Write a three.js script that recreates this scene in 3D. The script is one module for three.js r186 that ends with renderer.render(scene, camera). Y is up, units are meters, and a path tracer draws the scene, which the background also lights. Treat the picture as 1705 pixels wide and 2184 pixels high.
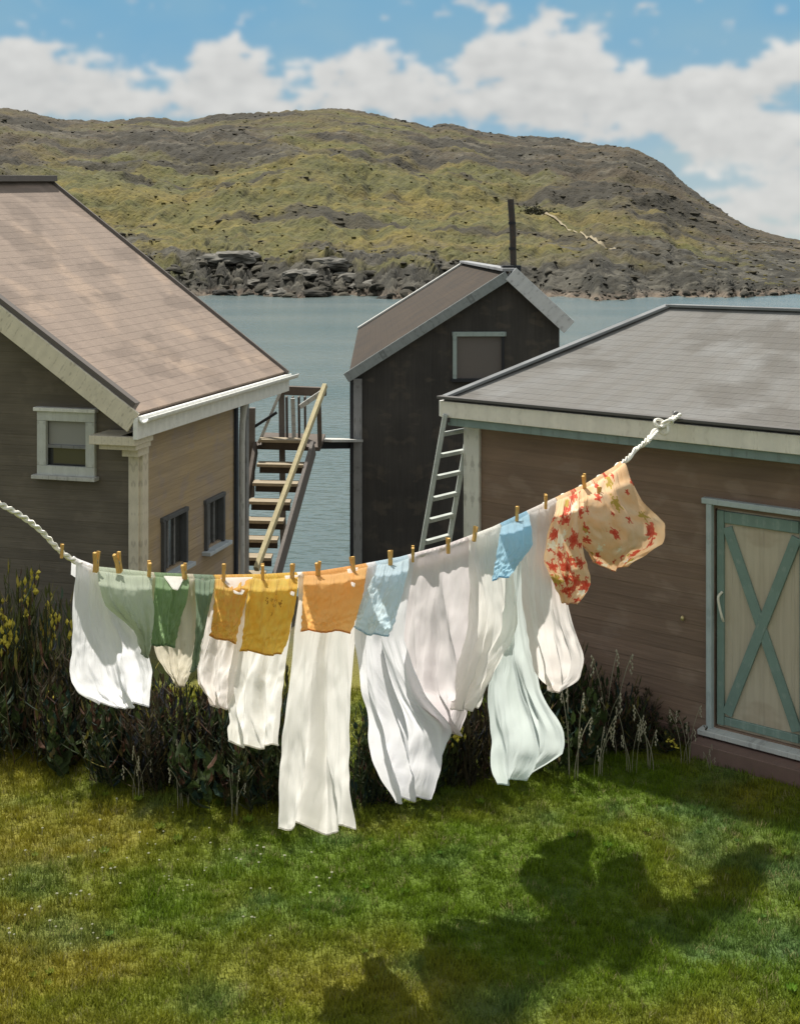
import * as THREE from 'three';
import { mergeGeometries, toCreasedNormals } from 'three/addons/utils/BufferGeometryUtils.js';
import { RoundedBoxGeometry } from 'three/addons/geometries/RoundedBoxGeometry.js';
import { createNoise2D, createNoise3D } from 'simplex-noise';

// ------------------------------------------------------------------ seeded randomness
function rngOf(seed) { let a = seed >>> 0; return () => { a = (a + 0x6D2B79F5) | 0; let t = Math.imul(a ^ (a >>> 15), 1 | a); t = (t + Math.imul(t ^ (t >>> 7), 61 | t)) ^ t; return ((t ^ (t >>> 14)) >>> 0) / 4294967296; }; }
const rnd = rngOf(11), rr = (a, b) => a + (b - a) * rnd();
const n2 = createNoise2D(rngOf(3)), n3 = createNoise3D(rngOf(5));
const fbm2 = (x, y, o = 4) => { let s = 0, a = 0.5; for (let i = 0; i < o; i++) { s += a * n2(x, y); x = x * 2.03 + 7.1; y = y * 2.03 - 3.7; a *= 0.5; } return s; };
const fbm3 = (x, y, z, o = 4) => { let s = 0, a = 0.5; for (let i = 0; i < o; i++) { s += a * n3(x, y, z); x = x * 2.07 + 3.1; y = y * 2.07 + 1.7; z = z * 2.07 - 5.3; a *= 0.5; } return s; };
const clamp = THREE.MathUtils.clamp, sstep = (x, a, b) => { const t = Math.min(1, Math.max(0, (x - a) / (b - a))); return t * t * (3 - 2 * t); }, lerp = THREE.MathUtils.lerp;
const V = (x, y, z) => new THREE.Vector3(x, y, z);

// ------------------------------------------------------------------ camera, sky, sun, exposure
const scene = new THREE.Scene();
const EYE = 4.7, FPX = 1236, HOR = 246;
const camera = new THREE.PerspectiveCamera(45, 799 / 1024, 0.1, 9000);
camera.position.set(0, EYE, 0);
camera.setViewOffset(799, 1024, 0, 512 - HOR, 799, 1024);            // shift lens: verticals stay upright
scene.add(camera);
const renderer = new THREE.WebGLRenderer({ antialias: true });
renderer.setSize(799, 1024);
renderer.toneMapping = THREE.LinearToneMapping;
renderer.toneMappingExposure = 1.28;
renderer.shadowMap.enabled = true;
const SUN = V(-0.45, 0, -0.89).normalize().multiplyScalar(Math.cos(1.03)).add(V(0, Math.sin(1.03), 0));
const sun = new THREE.DirectionalLight(new THREE.Color(1.0, 0.95, 0.86), 5);
sun.position.copy(SUN).multiplyScalar(60); sun.castShadow = true; sun.shadow.radius = 3;
sun.shadow.mapSize.set(2048, 2048);
Object.assign(sun.shadow.camera, { left: -30, right: 30, top: 30, bottom: -30, near: 1, far: 160 });
scene.add(sun, sun.target);

{ // sky: blue air with banks of cumulus right round the horizon
  const W = 2048, H = 1024, data = new Float32Array(W * H * 4), blobs = [];
  const px = (x, y, rx, ry, s = 1) => blobs.push([Math.atan((x * 0.46862 - 399.5) / FPX), Math.atan((HOR - y * 0.46862) / FPX), rx * 0.46862 / FPX, ry * 0.46862 / FPX, s]);
  px(55, 125, 80, 62, 1.1); px(190, 168, 110, 42, 0.95); px(10, 170, 90, 60, 0.8); px(480, 125, 80, 60, 1.15); px(545, 165, 80, 36, 0.8); px(420, 178, 60, 26, 0.7);
  px(775, 130, 70, 50, 1.1); px(850, 165, 95, 40, 0.9); px(695, 160, 40, 36, 0.6); px(1110, 125, 110, 62, 1.2); px(1225, 135, 80, 66, 1.15); px(1020, 120, 40, 38, 0.75);
  px(1440, 195, 130, 36, 1.05); px(1570, 180, 120, 46, 1.05); px(1700, 150, 75, 46, 1.0); px(1325, 190, 80, 38, 0.9); px(1600, 300, 120, 36, 1.0); px(1700, 330, 100, 55, 0.9); px(1500, 322, 70, 30, 0.6);
  px(110, 228, 230, 30, 0.9); px(480, 222, 230, 34, 0.9); px(850, 222, 230, 36, 0.95); px(1130, 228, 170, 50, 1.0); px(1380, 275, 140, 34, 0.9); px(1520, 250, 120, 40, 0.9); px(1640, 440, 260, 80, 1.0); px(1705, 40, 36, 40, 0.5);
  const r = rngOf(77);
  for (let i = 0; i < 330; i++) {
    const az = (r() * 2 - 1) * Math.PI, el = 0.02 + Math.pow(r(), 1.6) * 1.25;
    if (Math.abs(az) < 0.5 && el < 0.26) continue;
    const s = 0.05 + el * 0.16; blobs.push([az, el, s * (0.8 + r()), s * (0.4 + 0.5 * r()), 0.7 + 0.5 * r()]);
  }
  for (let j = 0; j < H; j++) {
    const el = ((j + 0.5) / H - 0.5) * Math.PI, near = blobs.filter((b) => Math.abs(el - b[1]) < b[3] * 2.6);
    for (let i = 0; i < W; i++) {
      const phi = ((i + 0.5) / W - 0.5) * 2 * Math.PI; let az = phi + Math.PI / 2; if (az > Math.PI) az -= 2 * Math.PI;
      const o = (j * W + i) * 4, e = Math.max(el, 0), c = Math.cos(el), dx = Math.cos(phi) * c, dy = Math.sin(el), dz = Math.sin(phi) * c;
      const t = 1 - Math.exp(-e * 9), haze = Math.exp(-e * 16);
      const tint = 0.5 + 0.5 * fbm3(dx * 6, dy * 14, dz * 6, 3);
      let R = lerp(0.42, 0.09, t) + 0.10 * tint, G = lerp(0.54, 0.335, t) + 0.06 * tint, B = lerp(0.58, 0.58, t) - 0.03 * tint;
      if (el > -0.02) {
        let d = 0, top = 0;
        const wob = 0.75 * fbm3(dx * 30, dy * 42, dz * 30, 5) + 0.4 * fbm3(dx * 26 + dy * 30, dy * 110, dz * 26, 4), wob2 = fbm3(dx * 12 + 4, dy * 20, dz * 12, 4);
        for (const b of near) {
          let da = az - b[0]; if (da > Math.PI) da -= 2 * Math.PI; if (da < -Math.PI) da += 2 * Math.PI;
          if (Math.abs(da) > b[2] * 2.6 + 0.02) continue;
          const q = (da / b[2]) ** 2 + ((el - b[1]) / (b[3] * (el < b[1] ? 1.15 : 0.9))) ** 2, g = b[4] * Math.exp(-q * 0.9);
          d += g; top += g * (el - b[1]) / b[3];
        }
        const cov = sstep(0.78 * d + 0.8 * wob + 0.3 * wob2 - 0.05, 0.30, 0.74), lit = clamp(0.62 + 0.28 * (d > 0 ? top / (d + 0.05) : 0) + 0.5 * wob, 0, 1);
        const cr = lerp(0.48, 0.74, lit), cg = lerp(0.485, 0.735, lit), cb = lerp(0.48, 0.71, lit), a = cov * 0.96;
        R = lerp(R, cr, a); G = lerp(G, cg, a); B = lerp(B, cb, a);
        R = lerp(R, 0.6, haze * 0.35); G = lerp(G, 0.62, haze * 0.35); B = lerp(B, 0.6, haze * 0.35);
      } else { R = 0.30; G = 0.34; B = 0.34; }
      data[o] = R * 0.82; data[o + 1] = G * 0.82; data[o + 2] = B * 0.82; data[o + 3] = 1;
    }
  }
  const sky = new THREE.DataTexture(data, W, H, THREE.RGBAFormat, THREE.FloatType);
  sky.mapping = THREE.EquirectangularReflectionMapping; sky.magFilter = THREE.LinearFilter; sky.minFilter = THREE.LinearFilter; sky.needsUpdate = true;
  scene.background = sky; scene.environment = sky;
}

// ------------------------------------------------------------------ helpers
const used = new Map();
const numbered = (n) => { const k = used.get(n) ?? 0; used.set(n, k + 1); return k ? n + '_' + String(k).padStart(3, '0') : n; };
const tag = (o, label, category, group, kind) => { if (label) o.userData.label = label; if (category) o.userData.category = category; if (group) o.userData.group = group; if (kind) o.userData.kind = kind; return o; };
function mesh(name, geo, mat, parent = scene) {
  const m = new THREE.Mesh(Array.isArray(geo) ? join(geo) : geo, mat); m.name = parent === scene ? numbered(name) : name;
  m.castShadow = m.receiveShadow = true; parent.add(m); return m;
}
function thing(name, label, category, pos = [0, 0, 0], turn = 0, group) {
  const o = new THREE.Group(); o.name = numbered(name); o.position.set(...pos); o.rotation.y = turn; scene.add(o); return tag(o, label, category, group);
}
function join(list) {
  const l = list.map((g) => { g = g.index ? g.toNonIndexed() : g.clone(); for (const k of Object.keys(g.attributes)) if (!['position', 'normal', 'uv', 'color'].includes(k)) g.deleteAttribute(k); return g; });
  return mergeGeometries(l);
}
function uvMetres(geo, s = 1) {                                       // planar uv in metres by the dominant side of each face
  const g = geo.index ? geo.toNonIndexed() : geo, p = g.attributes.position, uv = new Float32Array(p.count * 2);
  const a = V(), b = V(), c = V(), n = V();
  for (let i = 0; i < p.count; i += 3) {
    a.fromBufferAttribute(p, i); b.fromBufferAttribute(p, i + 1); c.fromBufferAttribute(p, i + 2);
    n.subVectors(b, a).cross(c.clone().sub(a));
    const x = Math.abs(n.x), y = Math.abs(n.y), z = Math.abs(n.z);
    for (const [k, v] of [[i, a], [i + 1, b], [i + 2, c]]) {
      const [s0, t0] = x > y && x > z ? [v.z, v.y] : y > z ? [v.x, v.z] : [v.x, v.y];
      uv[k * 2] = s0 * s; uv[k * 2 + 1] = t0 * s;
    }
  }
  g.setAttribute('uv', new THREE.BufferAttribute(uv, 2)); return g;
}
const box = (w, h, d, x = 0, y = 0, z = 0, r = 0.008) => uvMetres(new RoundedBoxGeometry(w, h, d, 1, Math.min(r, w / 3, h / 3, d / 3))).translate(x, y, z);
function beam(a, b, w, h, up = V(0, 1, 0), r = 0.006) {               // a squared timber from a to b
  const d = V().subVectors(b, a), L = d.length(); d.normalize();
  const x = V().crossVectors(up, d).normalize(), y = V().crossVectors(d, x);
  const g = uvMetres(new RoundedBoxGeometry(w, h, L, 1, Math.min(r, w / 3, h / 3)));
  return g.applyMatrix4(new THREE.Matrix4().makeBasis(x, y, d).setPosition(V().addVectors(a, b).multiplyScalar(0.5)));
}
function slab(p, thick, nu = 1, nv = 1, sag = 0) {                    // four corners (counter-clockwise from above), thickness downwards along the normal
  const [a, b, c, d] = p, n = V().subVectors(b, a).cross(V().subVectors(d, a)).normalize(), pos = [], uv = [], L = a.distanceTo(b), Wd = a.distanceTo(d);
  const pt = (s, t, k) => { const q = V().lerpVectors(V().lerpVectors(a, b, s), V().lerpVectors(d, c, s), t); q.addScaledVector(n, -k * thick); q.y -= sag * Math.sin(Math.PI * t) * (0.6 + 0.4 * Math.sin(s * 5)); return q; };
  const quad = (A, B, C, D, ua, ub, uc, ud) => { for (const [q, u] of [[A, ua], [B, ub], [C, uc], [A, ua], [C, uc], [D, ud]]) { pos.push(q.x, q.y, q.z); uv.push(...u); } };
  for (let i = 0; i < nu; i++) for (let j = 0; j < nv; j++) {
    const s0 = i / nu, s1 = (i + 1) / nu, t0 = j / nv, t1 = (j + 1) / nv, U = (s, t) => [s * L, t * Wd];
    quad(pt(s0, t0, 0), pt(s1, t0, 0), pt(s1, t1, 0), pt(s0, t1, 0), U(s0, t0), U(s1, t0), U(s1, t1), U(s0, t1));
    quad(pt(s0, t1, 1), pt(s1, t1, 1), pt(s1, t0, 1), pt(s0, t0, 1), U(s0, t1), U(s1, t1), U(s1, t0), U(s0, t0));
  }
  for (let i = 0; i < nu; i++) { const s0 = i / nu, s1 = (i + 1) / nu; quad(pt(s0, 0, 1), pt(s1, 0, 1), pt(s1, 0, 0), pt(s0, 0, 0), [s0 * L, 0], [s1 * L, 0], [s1 * L, thick], [s0 * L, thick]); quad(pt(s1, 1, 1), pt(s0, 1, 1), pt(s0, 1, 0), pt(s1, 1, 0), [s1 * L, 0], [s0 * L, 0], [s0 * L, thick], [s1 * L, thick]); }
  for (let j = 0; j < nv; j++) { const t0 = j / nv, t1 = (j + 1) / nv; quad(pt(0, t1, 1), pt(0, t0, 1), pt(0, t0, 0), pt(0, t1, 0), [t1 * Wd, 0], [t0 * Wd, 0], [t0 * Wd, thick], [t1 * Wd, thick]); quad(pt(1, t0, 1), pt(1, t1, 1), pt(1, t1, 0), pt(1, t0, 0), [t0 * Wd, 0], [t1 * Wd, 0], [t1 * Wd, thick], [t0 * Wd, thick]); }
  const g = new THREE.BufferGeometry(); g.setAttribute('position', new THREE.Float32BufferAttribute(pos, 3)); g.setAttribute('uv', new THREE.Float32BufferAttribute(uv, 2)); g.computeVertexNormals(); return g;
}
function wall(outline, holes, thick) {                                // upright panel in the local XY plane, front face at z = 0
  const s = new THREE.Shape(outline.map(([x, y]) => new THREE.Vector2(x, y)));
  for (const [x0, y0, x1, y1] of holes) s.holes.push(new THREE.Path([[x0, y0], [x0, y1], [x1, y1], [x1, y0]].map(([x, y]) => new THREE.Vector2(x, y))));
  return uvMetres(new THREE.ExtrudeGeometry(s, { depth: thick, bevelEnabled: false }).translate(0, 0, -thick));
}
function tex(size, f, srgb = true, rep = 1) {                         // f(u, v) gives linear colour or a height
  const d = new Uint8Array(size * size * 4), enc = (c) => 255 * clamp(srgb ? (c <= 0.0031308 ? c * 12.92 : 1.055 * Math.pow(c, 1 / 2.4) - 0.055) : c, 0, 1);
  for (let j = 0; j < size; j++) for (let i = 0; i < size; i++) { const c = f(i / size, j / size), o = (j * size + i) * 4; for (let k = 0; k < 3; k++) d[o + k] = enc(Array.isArray(c) ? c[k] : c); d[o + 3] = 255; }
  const t = new THREE.DataTexture(d, size, size); t.wrapS = t.wrapT = THREE.MirroredRepeatWrapping; t.magFilter = THREE.LinearFilter; t.minFilter = THREE.LinearMipmapLinearFilter; t.generateMipmaps = true;
  if (srgb) t.colorSpace = THREE.SRGBColorSpace; t.repeat.set(rep, rep); t.needsUpdate = true; return t;
}
const mix = (a, b, t) => [lerp(a[0], b[0], t), lerp(a[1], b[1], t), lerp(a[2], b[2], t)], mul = (a, k) => [a[0] * k, a[1] * k, a[2] * k];
const std = (o) => new THREE.MeshStandardMaterial({ roughness: 0.85, ...o });
const flat = (r, g, b, o = {}) => std({ color: new THREE.Color().setRGB(r, g, b), ...o });
const grainBump = tex(512, (u, v) => 0.5 + 0.35 * fbm2(u * 60, v * 5, 3) + 0.3 * fbm2(u * 9, v * 9, 4), false, 1);
function wood(base, dark, metres = 1, amount = 1) {                   // weathered timber: grain runs along v, blotches over it
  const s = rnd() * 50;
  const map = tex(512, (u, v) => { const g = 0.5 + 0.5 * fbm2(u * 38 + s, v * 2.2, 4), b = 0.5 + 0.6 * fbm2(u * 3 + s, v * 3 + s, 5); return mul(mix(base, dark, clamp(amount * (0.45 * g + 0.7 * b - 0.3), 0, 1)), 0.93 + 0.14 * rnd()); }, true, 1 / metres);
  return std({ map, bumpMap: grainBump, bumpScale: 0.004 });
}
function paint(base, chip, amount = 0.4, metres = 1) {                // brushed paint with worn and dirty streaks
  const s = rnd() * 50;
  const map = tex(512, (u, v) => { const w = sstep(fbm2(u * 10 + s, v * 4, 5) + 0.2 * fbm2(u * 50, v * 9 + s, 2), 0.22, 0.6), d = 0.5 + 0.5 * fbm2(u * 5 + s, v * 3, 4); return mix(mix(base, mul(base, 0.72), d * 0.8), chip, w * amount); }, true, 1 / metres);
  return std({ map, bumpMap: grainBump, bumpScale: 0.003, roughness: 0.7 });
}
// picture position (in the photograph seen 1705 wide) at a distance: a point of the place
const K = 0.46862;
const at = (x, y, z) => V((x * K - 399.5) / FPX * z, EYE - (y * K - HOR) / FPX * z, -z);
const tube = (pts, r, seg = 24, rad = 6) => new THREE.TubeGeometry(new THREE.CatmullRomCurve3(pts), seg, r, rad);

// ------------------------------------------------------------------ setting: ground, water, hills
const WATER = -1.9;
function groundY(x, z) {                                              // z = distance ahead
  let y = 0;
  if (z > 12.2) y -= 0.35 * sstep(z, 12.2, 17) ;
  if (z > 17) y -= 0.9 * sstep(z, 17, 21);
  if (z > 20.5) y -= 2.6 * sstep(z, 20.5, 27.5);
  return y + 0.035 * n2(x * 0.5, z * 0.5) + 0.015 * n2(x * 1.7 + 9, z * 1.7);
}
const lawnTone = (x, z) => {                                          // patches of different grass
  const a = fbm2(x * 0.35 + 2, z * 0.5 - 1, 4), b = fbm2(x * 0.8 - 7, z * 0.9 + 3, 4);
  const deep = [0.100, 0.160, 0.007], yel = [0.215, 0.195, 0.018], teal = [0.075, 0.145, 0.050];
  const yl = clamp(0.14 + 1.0 * a + 0.75 * sstep(-x + (z - 9.5) * 0.5, 0.8, 3) + 0.5 * sstep(z + 0.25 * x, 8.3, 7.2), 0, 1);
  const tl = clamp(1.7 * b - 0.25 + 0.5 * sstep(x, 1.6, 2.8), 0, 1) * 0.75;
  return mix(mix(deep, yel, yl), teal, tl);
};
{
  const xs = [], zs = [];
  for (let x = -60; x <= 60; x += Math.abs(x) < 8 ? 0.2 : 4) xs.push(x);
  for (let z = -12; z <= 32; z += z > 4 && z < 22 ? 0.2 : 1) zs.push(z);
  const pos = [], uv = [], col = [], idx = [];
  for (const z of zs) for (const x of xs) { pos.push(x, groundY(x, z), -z); uv.push(x, z); const c = mul(lawnTone(x, z), 0.8); if (z > 12.5) { const k = sstep(z, 12.5, 17); c[0] = lerp(c[0], 0.10, k); c[1] = lerp(c[1], 0.085, k); c[2] = lerp(c[2], 0.05, k); } col.push(...c); }
  const w = xs.length;
  for (let j = 0; j < zs.length - 1; j++) for (let i = 0; i < w - 1; i++) { const a = j * w + i; idx.push(a, a + 1, a + w + 1, a, a + w + 1, a + w); }
  const g = new THREE.BufferGeometry(); g.setAttribute('position', new THREE.Float32BufferAttribute(pos, 3)); g.setAttribute('uv', new THREE.Float32BufferAttribute(uv, 2)); g.setAttribute('color', new THREE.Float32BufferAttribute(col, 3)); g.setIndex(idx); g.computeVertexNormals();
  const soil = tex(512, (u, v) => 0.5 + 0.6 * fbm2(u * 24, v * 24, 5), false, 0.7);
  tag(mesh('ground', g, std({ vertexColors: true, bumpMap: soil, bumpScale: 0.03, roughness: 1 })), 'sloping lawn and bank running down to the inlet', null, null, 'structure');
}
{
  const g = new THREE.PlaneGeometry(9000, 9000, 1, 1).rotateX(-Math.PI / 2); uvMetres(g, 1);
  const ug = uvMetres(new THREE.PlaneGeometry(9000, 9000).rotateX(-Math.PI / 2));
  const rip = tex(1024, (u, v) => 0.5 + 0.33 * fbm2(u * 26, v * 60, 5) + 0.2 * fbm2(u * 7 + 3, v * 14, 3), false, 1 / 24);
  const col = tex(512, (u, v) => mix([0.07, 0.115, 0.12], [0.115, 0.15, 0.148], clamp(0.5 + 0.9 * fbm2(u * 3, v * 9, 5), 0, 1)), true, 1 / 160);
  const w = mesh('water', ug, std({ map: col, bumpMap: rip, bumpScale: 0.06, roughness: 0.2 }));
  w.position.y = WATER; tag(w, 'calm teal inlet between the sheds and the hills', null, null, 'structure');
}
const HILL = [[-1200, 330], [-700, 300], [-350, 250], [0, 228], [60, 238], [130, 255], [230, 258], [320, 250], [400, 258], [470, 243], [560, 240], [650, 234], [715, 229], [780, 240], [860, 257], [920, 271], [950, 263], [1030, 280], [1100, 290], [1180, 292], [1270, 309], [1340, 313], [1400, 340], [1450, 382], [1500, 424], [1560, 463], [1600, 486], [1660, 503], [1705, 512], [1800, 519], [1900, 523], [2100, 527]];
const crestV = (x) => { let i = 1; while (i < HILL.length - 1 && HILL[i][0] < x) i++; const [a, b] = [HILL[i - 1], HILL[i]]; return lerp(a[1], b[1], clamp((x - a[0]) / (b[0] - a[0]), 0, 1)); };
const hillBase = (x) => 158 + 10 * n2(x * 0.004, 4.2) + 4 * n2(x * 0.02, 9.1);
const hillTop = (x) => 430 - 150 * sstep(x, 1150, 1720);
function hillPoint(x, t) {                                            // x: bearing (picture units), t: 0 shore to 1 crest
  const tan = (x * K - 399.5) / FPX, z0 = hillBase(x), z1 = hillTop(x), z = z0 + (z1 - z0) * t;
  const hc = Math.max(EYE - (crestV(x) * K - HOR) / FPX * z1, WATER - 1), H = hc - WATER;
  const X = tan * z;
  const shore = (1 - 0.55 * sstep(x, 820, 1150)) * Math.min(3.6, H * 0.5) * (0.75 + 0.5 * n2(X * 0.035, 2)) * sstep(t, 0, 0.075);
  let y = WATER - 0.6 + 0.6 * sstep(t, 0, 0.02) + shore + (H - shore) * (t <= 1 ? Math.pow(Math.max(0, (t - 0.015) / 0.985), 1.12) : 1 - (t - 1) * 1.6);
  const win = Math.sin(Math.PI * clamp(t, 0, 1)) * clamp(H / 25, 0, 1), ridged = (a) => 1 - 2 * Math.abs(a);
  y += win * (3.4 * fbm2(X * 0.016, z * 0.010, 4) + 2.6 * ridged(fbm2(X * 0.03 + 5, z * 0.018, 4)) - 1.8);
  y += clamp(t * 60, 0, 1) * sstep(t, 0.2, 0.06) * (1.1 * ridged(fbm2(X * 0.16 + 0.3 * n2(z * 0.2, X * 0.1), z * 0.3, 4)) - 0.3) * (1 - 0.6 * sstep(x, 820, 1150)); y += clamp(H / 25, 0, 1) * clamp(t * 14, 0, 1) * (0.8 * fbm2(X * 0.11, z * 0.07, 4) + 0.35 * n2(X * 0.5, z * 0.3));
  return V(X, y, -z);
}
{
  const pos = [], col = [], idx = [], nx = 620, nt = 260;
  for (let j = 0; j <= nt; j++) for (let i = 0; i <= nx; i++) { const t = 1.25 * Math.pow(j / nt, 1.25), p = hillPoint(-1200 + 3300 * i / nx, t); pos.push(p.x, p.y, p.z); }
  for (let j = 0; j < nt; j++) for (let i = 0; i < nx; i++) { const a = j * (nx + 1) + i; idx.push(a, a + 1, a + nx + 2, a, a + nx + 2, a + nx + 1); }
  const g = new THREE.BufferGeometry(); g.setAttribute('position', new THREE.Float32BufferAttribute(pos, 3)); g.setIndex(idx); g.computeVertexNormals();
  const nn = g.attributes.normal;
  for (let j = 0; j <= nt; j++) for (let i = 0; i <= nx; i++) {
    const k = j * (nx + 1) + i, x = -1200 + 3300 * i / nx, t = 1.25 * Math.pow(j / nt, 1.25), X = pos[k * 3], z = -pos[k * 3 + 2], y = pos[k * 3 + 1];
    const zz = z + 0.22 * X, a = fbm2(X * 0.010 + 3, zz * 0.026, 4), b = fbm2(X * 0.020 - 8, zz * 0.06 + 2, 4), c = fbm2(X * 0.12, z * 0.16, 4), up = nn.getY(k);
    const green = [0.080, 0.078, 0.016], gold = [0.150, 0.116, 0.024], heath = [0.062, 0.047, 0.026], dark = [0.024, 0.022, 0.014], rock = [0.125, 0.115, 0.09];
    const brown = clamp(sstep(t, 0.40, 0.70) * 1.05 + 0.7 * sstep(x, 850, 1350) + 0.35 * sstep(x, 260, 60) + 1.5 * a - 0.22 + 0.7 * b, 0, 1);
    let q = mix(mix(green, gold, clamp(0.35 + 1.3 * b + 0.5 * c + 0.25 * sstep(t, 0.4, 0.1), 0, 1)), heath, brown);
    q = mix(q, dark, clamp(sstep(0.8 * b + 1.0 * a + 0.25 * c + 0.12 * sstep(t, 0.35, 0.7), 0.15, 0.33), 0, 1) * 0.8);
    q = mix(q, rock, sstep(0.5 * c - 0.8 * b + 0.25 * a, 0.24, 0.42) * (0.15 + 0.3 * sstep(t, 0.3, 0.8)));
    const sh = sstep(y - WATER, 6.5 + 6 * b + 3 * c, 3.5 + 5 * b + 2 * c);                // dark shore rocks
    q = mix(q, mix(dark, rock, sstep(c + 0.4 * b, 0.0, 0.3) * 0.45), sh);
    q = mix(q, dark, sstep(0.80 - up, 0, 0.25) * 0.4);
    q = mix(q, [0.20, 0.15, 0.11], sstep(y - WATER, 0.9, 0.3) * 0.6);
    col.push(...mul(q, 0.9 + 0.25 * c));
  }
  const huv = []; for (let i = 0; i < pos.length; i += 3) huv.push(pos[i], -pos[i + 2]); g.setAttribute('uv', new THREE.Float32BufferAttribute(huv, 2));
  const turf = tex(1024, (u, v) => { const k = clamp(0.8 + 0.35 * fbm2(u * 30, v * 30, 5) + 0.25 * fbm2(u * 9, v * 7, 3), 0.3, 1); return [k, k, k]; }, true, 1 / 45), turfB = tex(512, (u, v) => 0.5 + 0.6 * fbm2(u * 26, v * 20, 5), false, 1 / 30);
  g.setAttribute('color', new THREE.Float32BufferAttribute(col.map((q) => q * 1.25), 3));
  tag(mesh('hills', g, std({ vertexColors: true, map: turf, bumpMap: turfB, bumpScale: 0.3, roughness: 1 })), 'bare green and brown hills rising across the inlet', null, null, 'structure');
}
{ // sandy track on the far slope
  const pts = []; for (let i = 0; i <= 40; i++) pts.push([1130 + 200 * i / 40, 0.315 - 0.155 * Math.pow(i / 40, 0.9)]);
  const pos = [], idx = [];
  pts.forEach(([x, t], i) => { const w = i < 24 ? 0.0022 : 0.0042; for (const s of [-1, 1]) { const p = hillPoint(x, t + s * w); pos.push(p.x, p.y + 0.3, p.z); } if (i) { const a = i * 2; idx.push(a - 2, a, a + 1, a - 2, a + 1, a - 1); } });
  const g = new THREE.BufferGeometry(); g.setAttribute('position', new THREE.Float32BufferAttribute(pos, 3)); g.setIndex(idx); g.computeVertexNormals();
  tag(mesh('path', g, flat(0.25, 0.205, 0.125)), 'pale sandy track crossing the far slope', null, null, 'structure');
}
function rockGeo(seed, squash = 0.6) {
  const g = new THREE.IcosahedronGeometry(1, 3), p = g.attributes.position;
  for (let i = 0; i < p.count; i++) { const v = V().fromBufferAttribute(p, i), n = 1 + 0.45 * fbm3(v.x * 1.1 + seed, v.y * 1.1, v.z * 1.1, 3) + 0.12 * Math.abs(n3(v.x * 4, v.y * 4 + seed, v.z * 4)); v.multiplyScalar(n); v.y *= squash; p.setXYZ(i, v.x, v.y, v.z); }
  return toCreasedNormals(g, 0.35);
}
function rockGeoLow(seed, squash) { const g = new THREE.IcosahedronGeometry(1, 1), p = g.attributes.position; for (let i = 0; i < p.count; i++) { const v = V().fromBufferAttribute(p, i); v.multiplyScalar(1 + 0.5 * fbm3(v.x * 1.3 + seed, v.y * 1.3, v.z * 1.3, 2)); p.setXYZ(i, v.x, v.y * squash, v.z); } g.computeVertexNormals(); return g; }
const rockMap = tex(256, (u, v) => mix([0.05, 0.047, 0.038], [0.20, 0.19, 0.165], clamp(0.5 + 0.9 * fbm2(u * 7, v * 7, 5), 0, 1)));
const mRock = std({ map: rockMap, roughness: 1 }), mRockDark = std({ map: rockMap, color: 0x6a675e, roughness: 1 });
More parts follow.
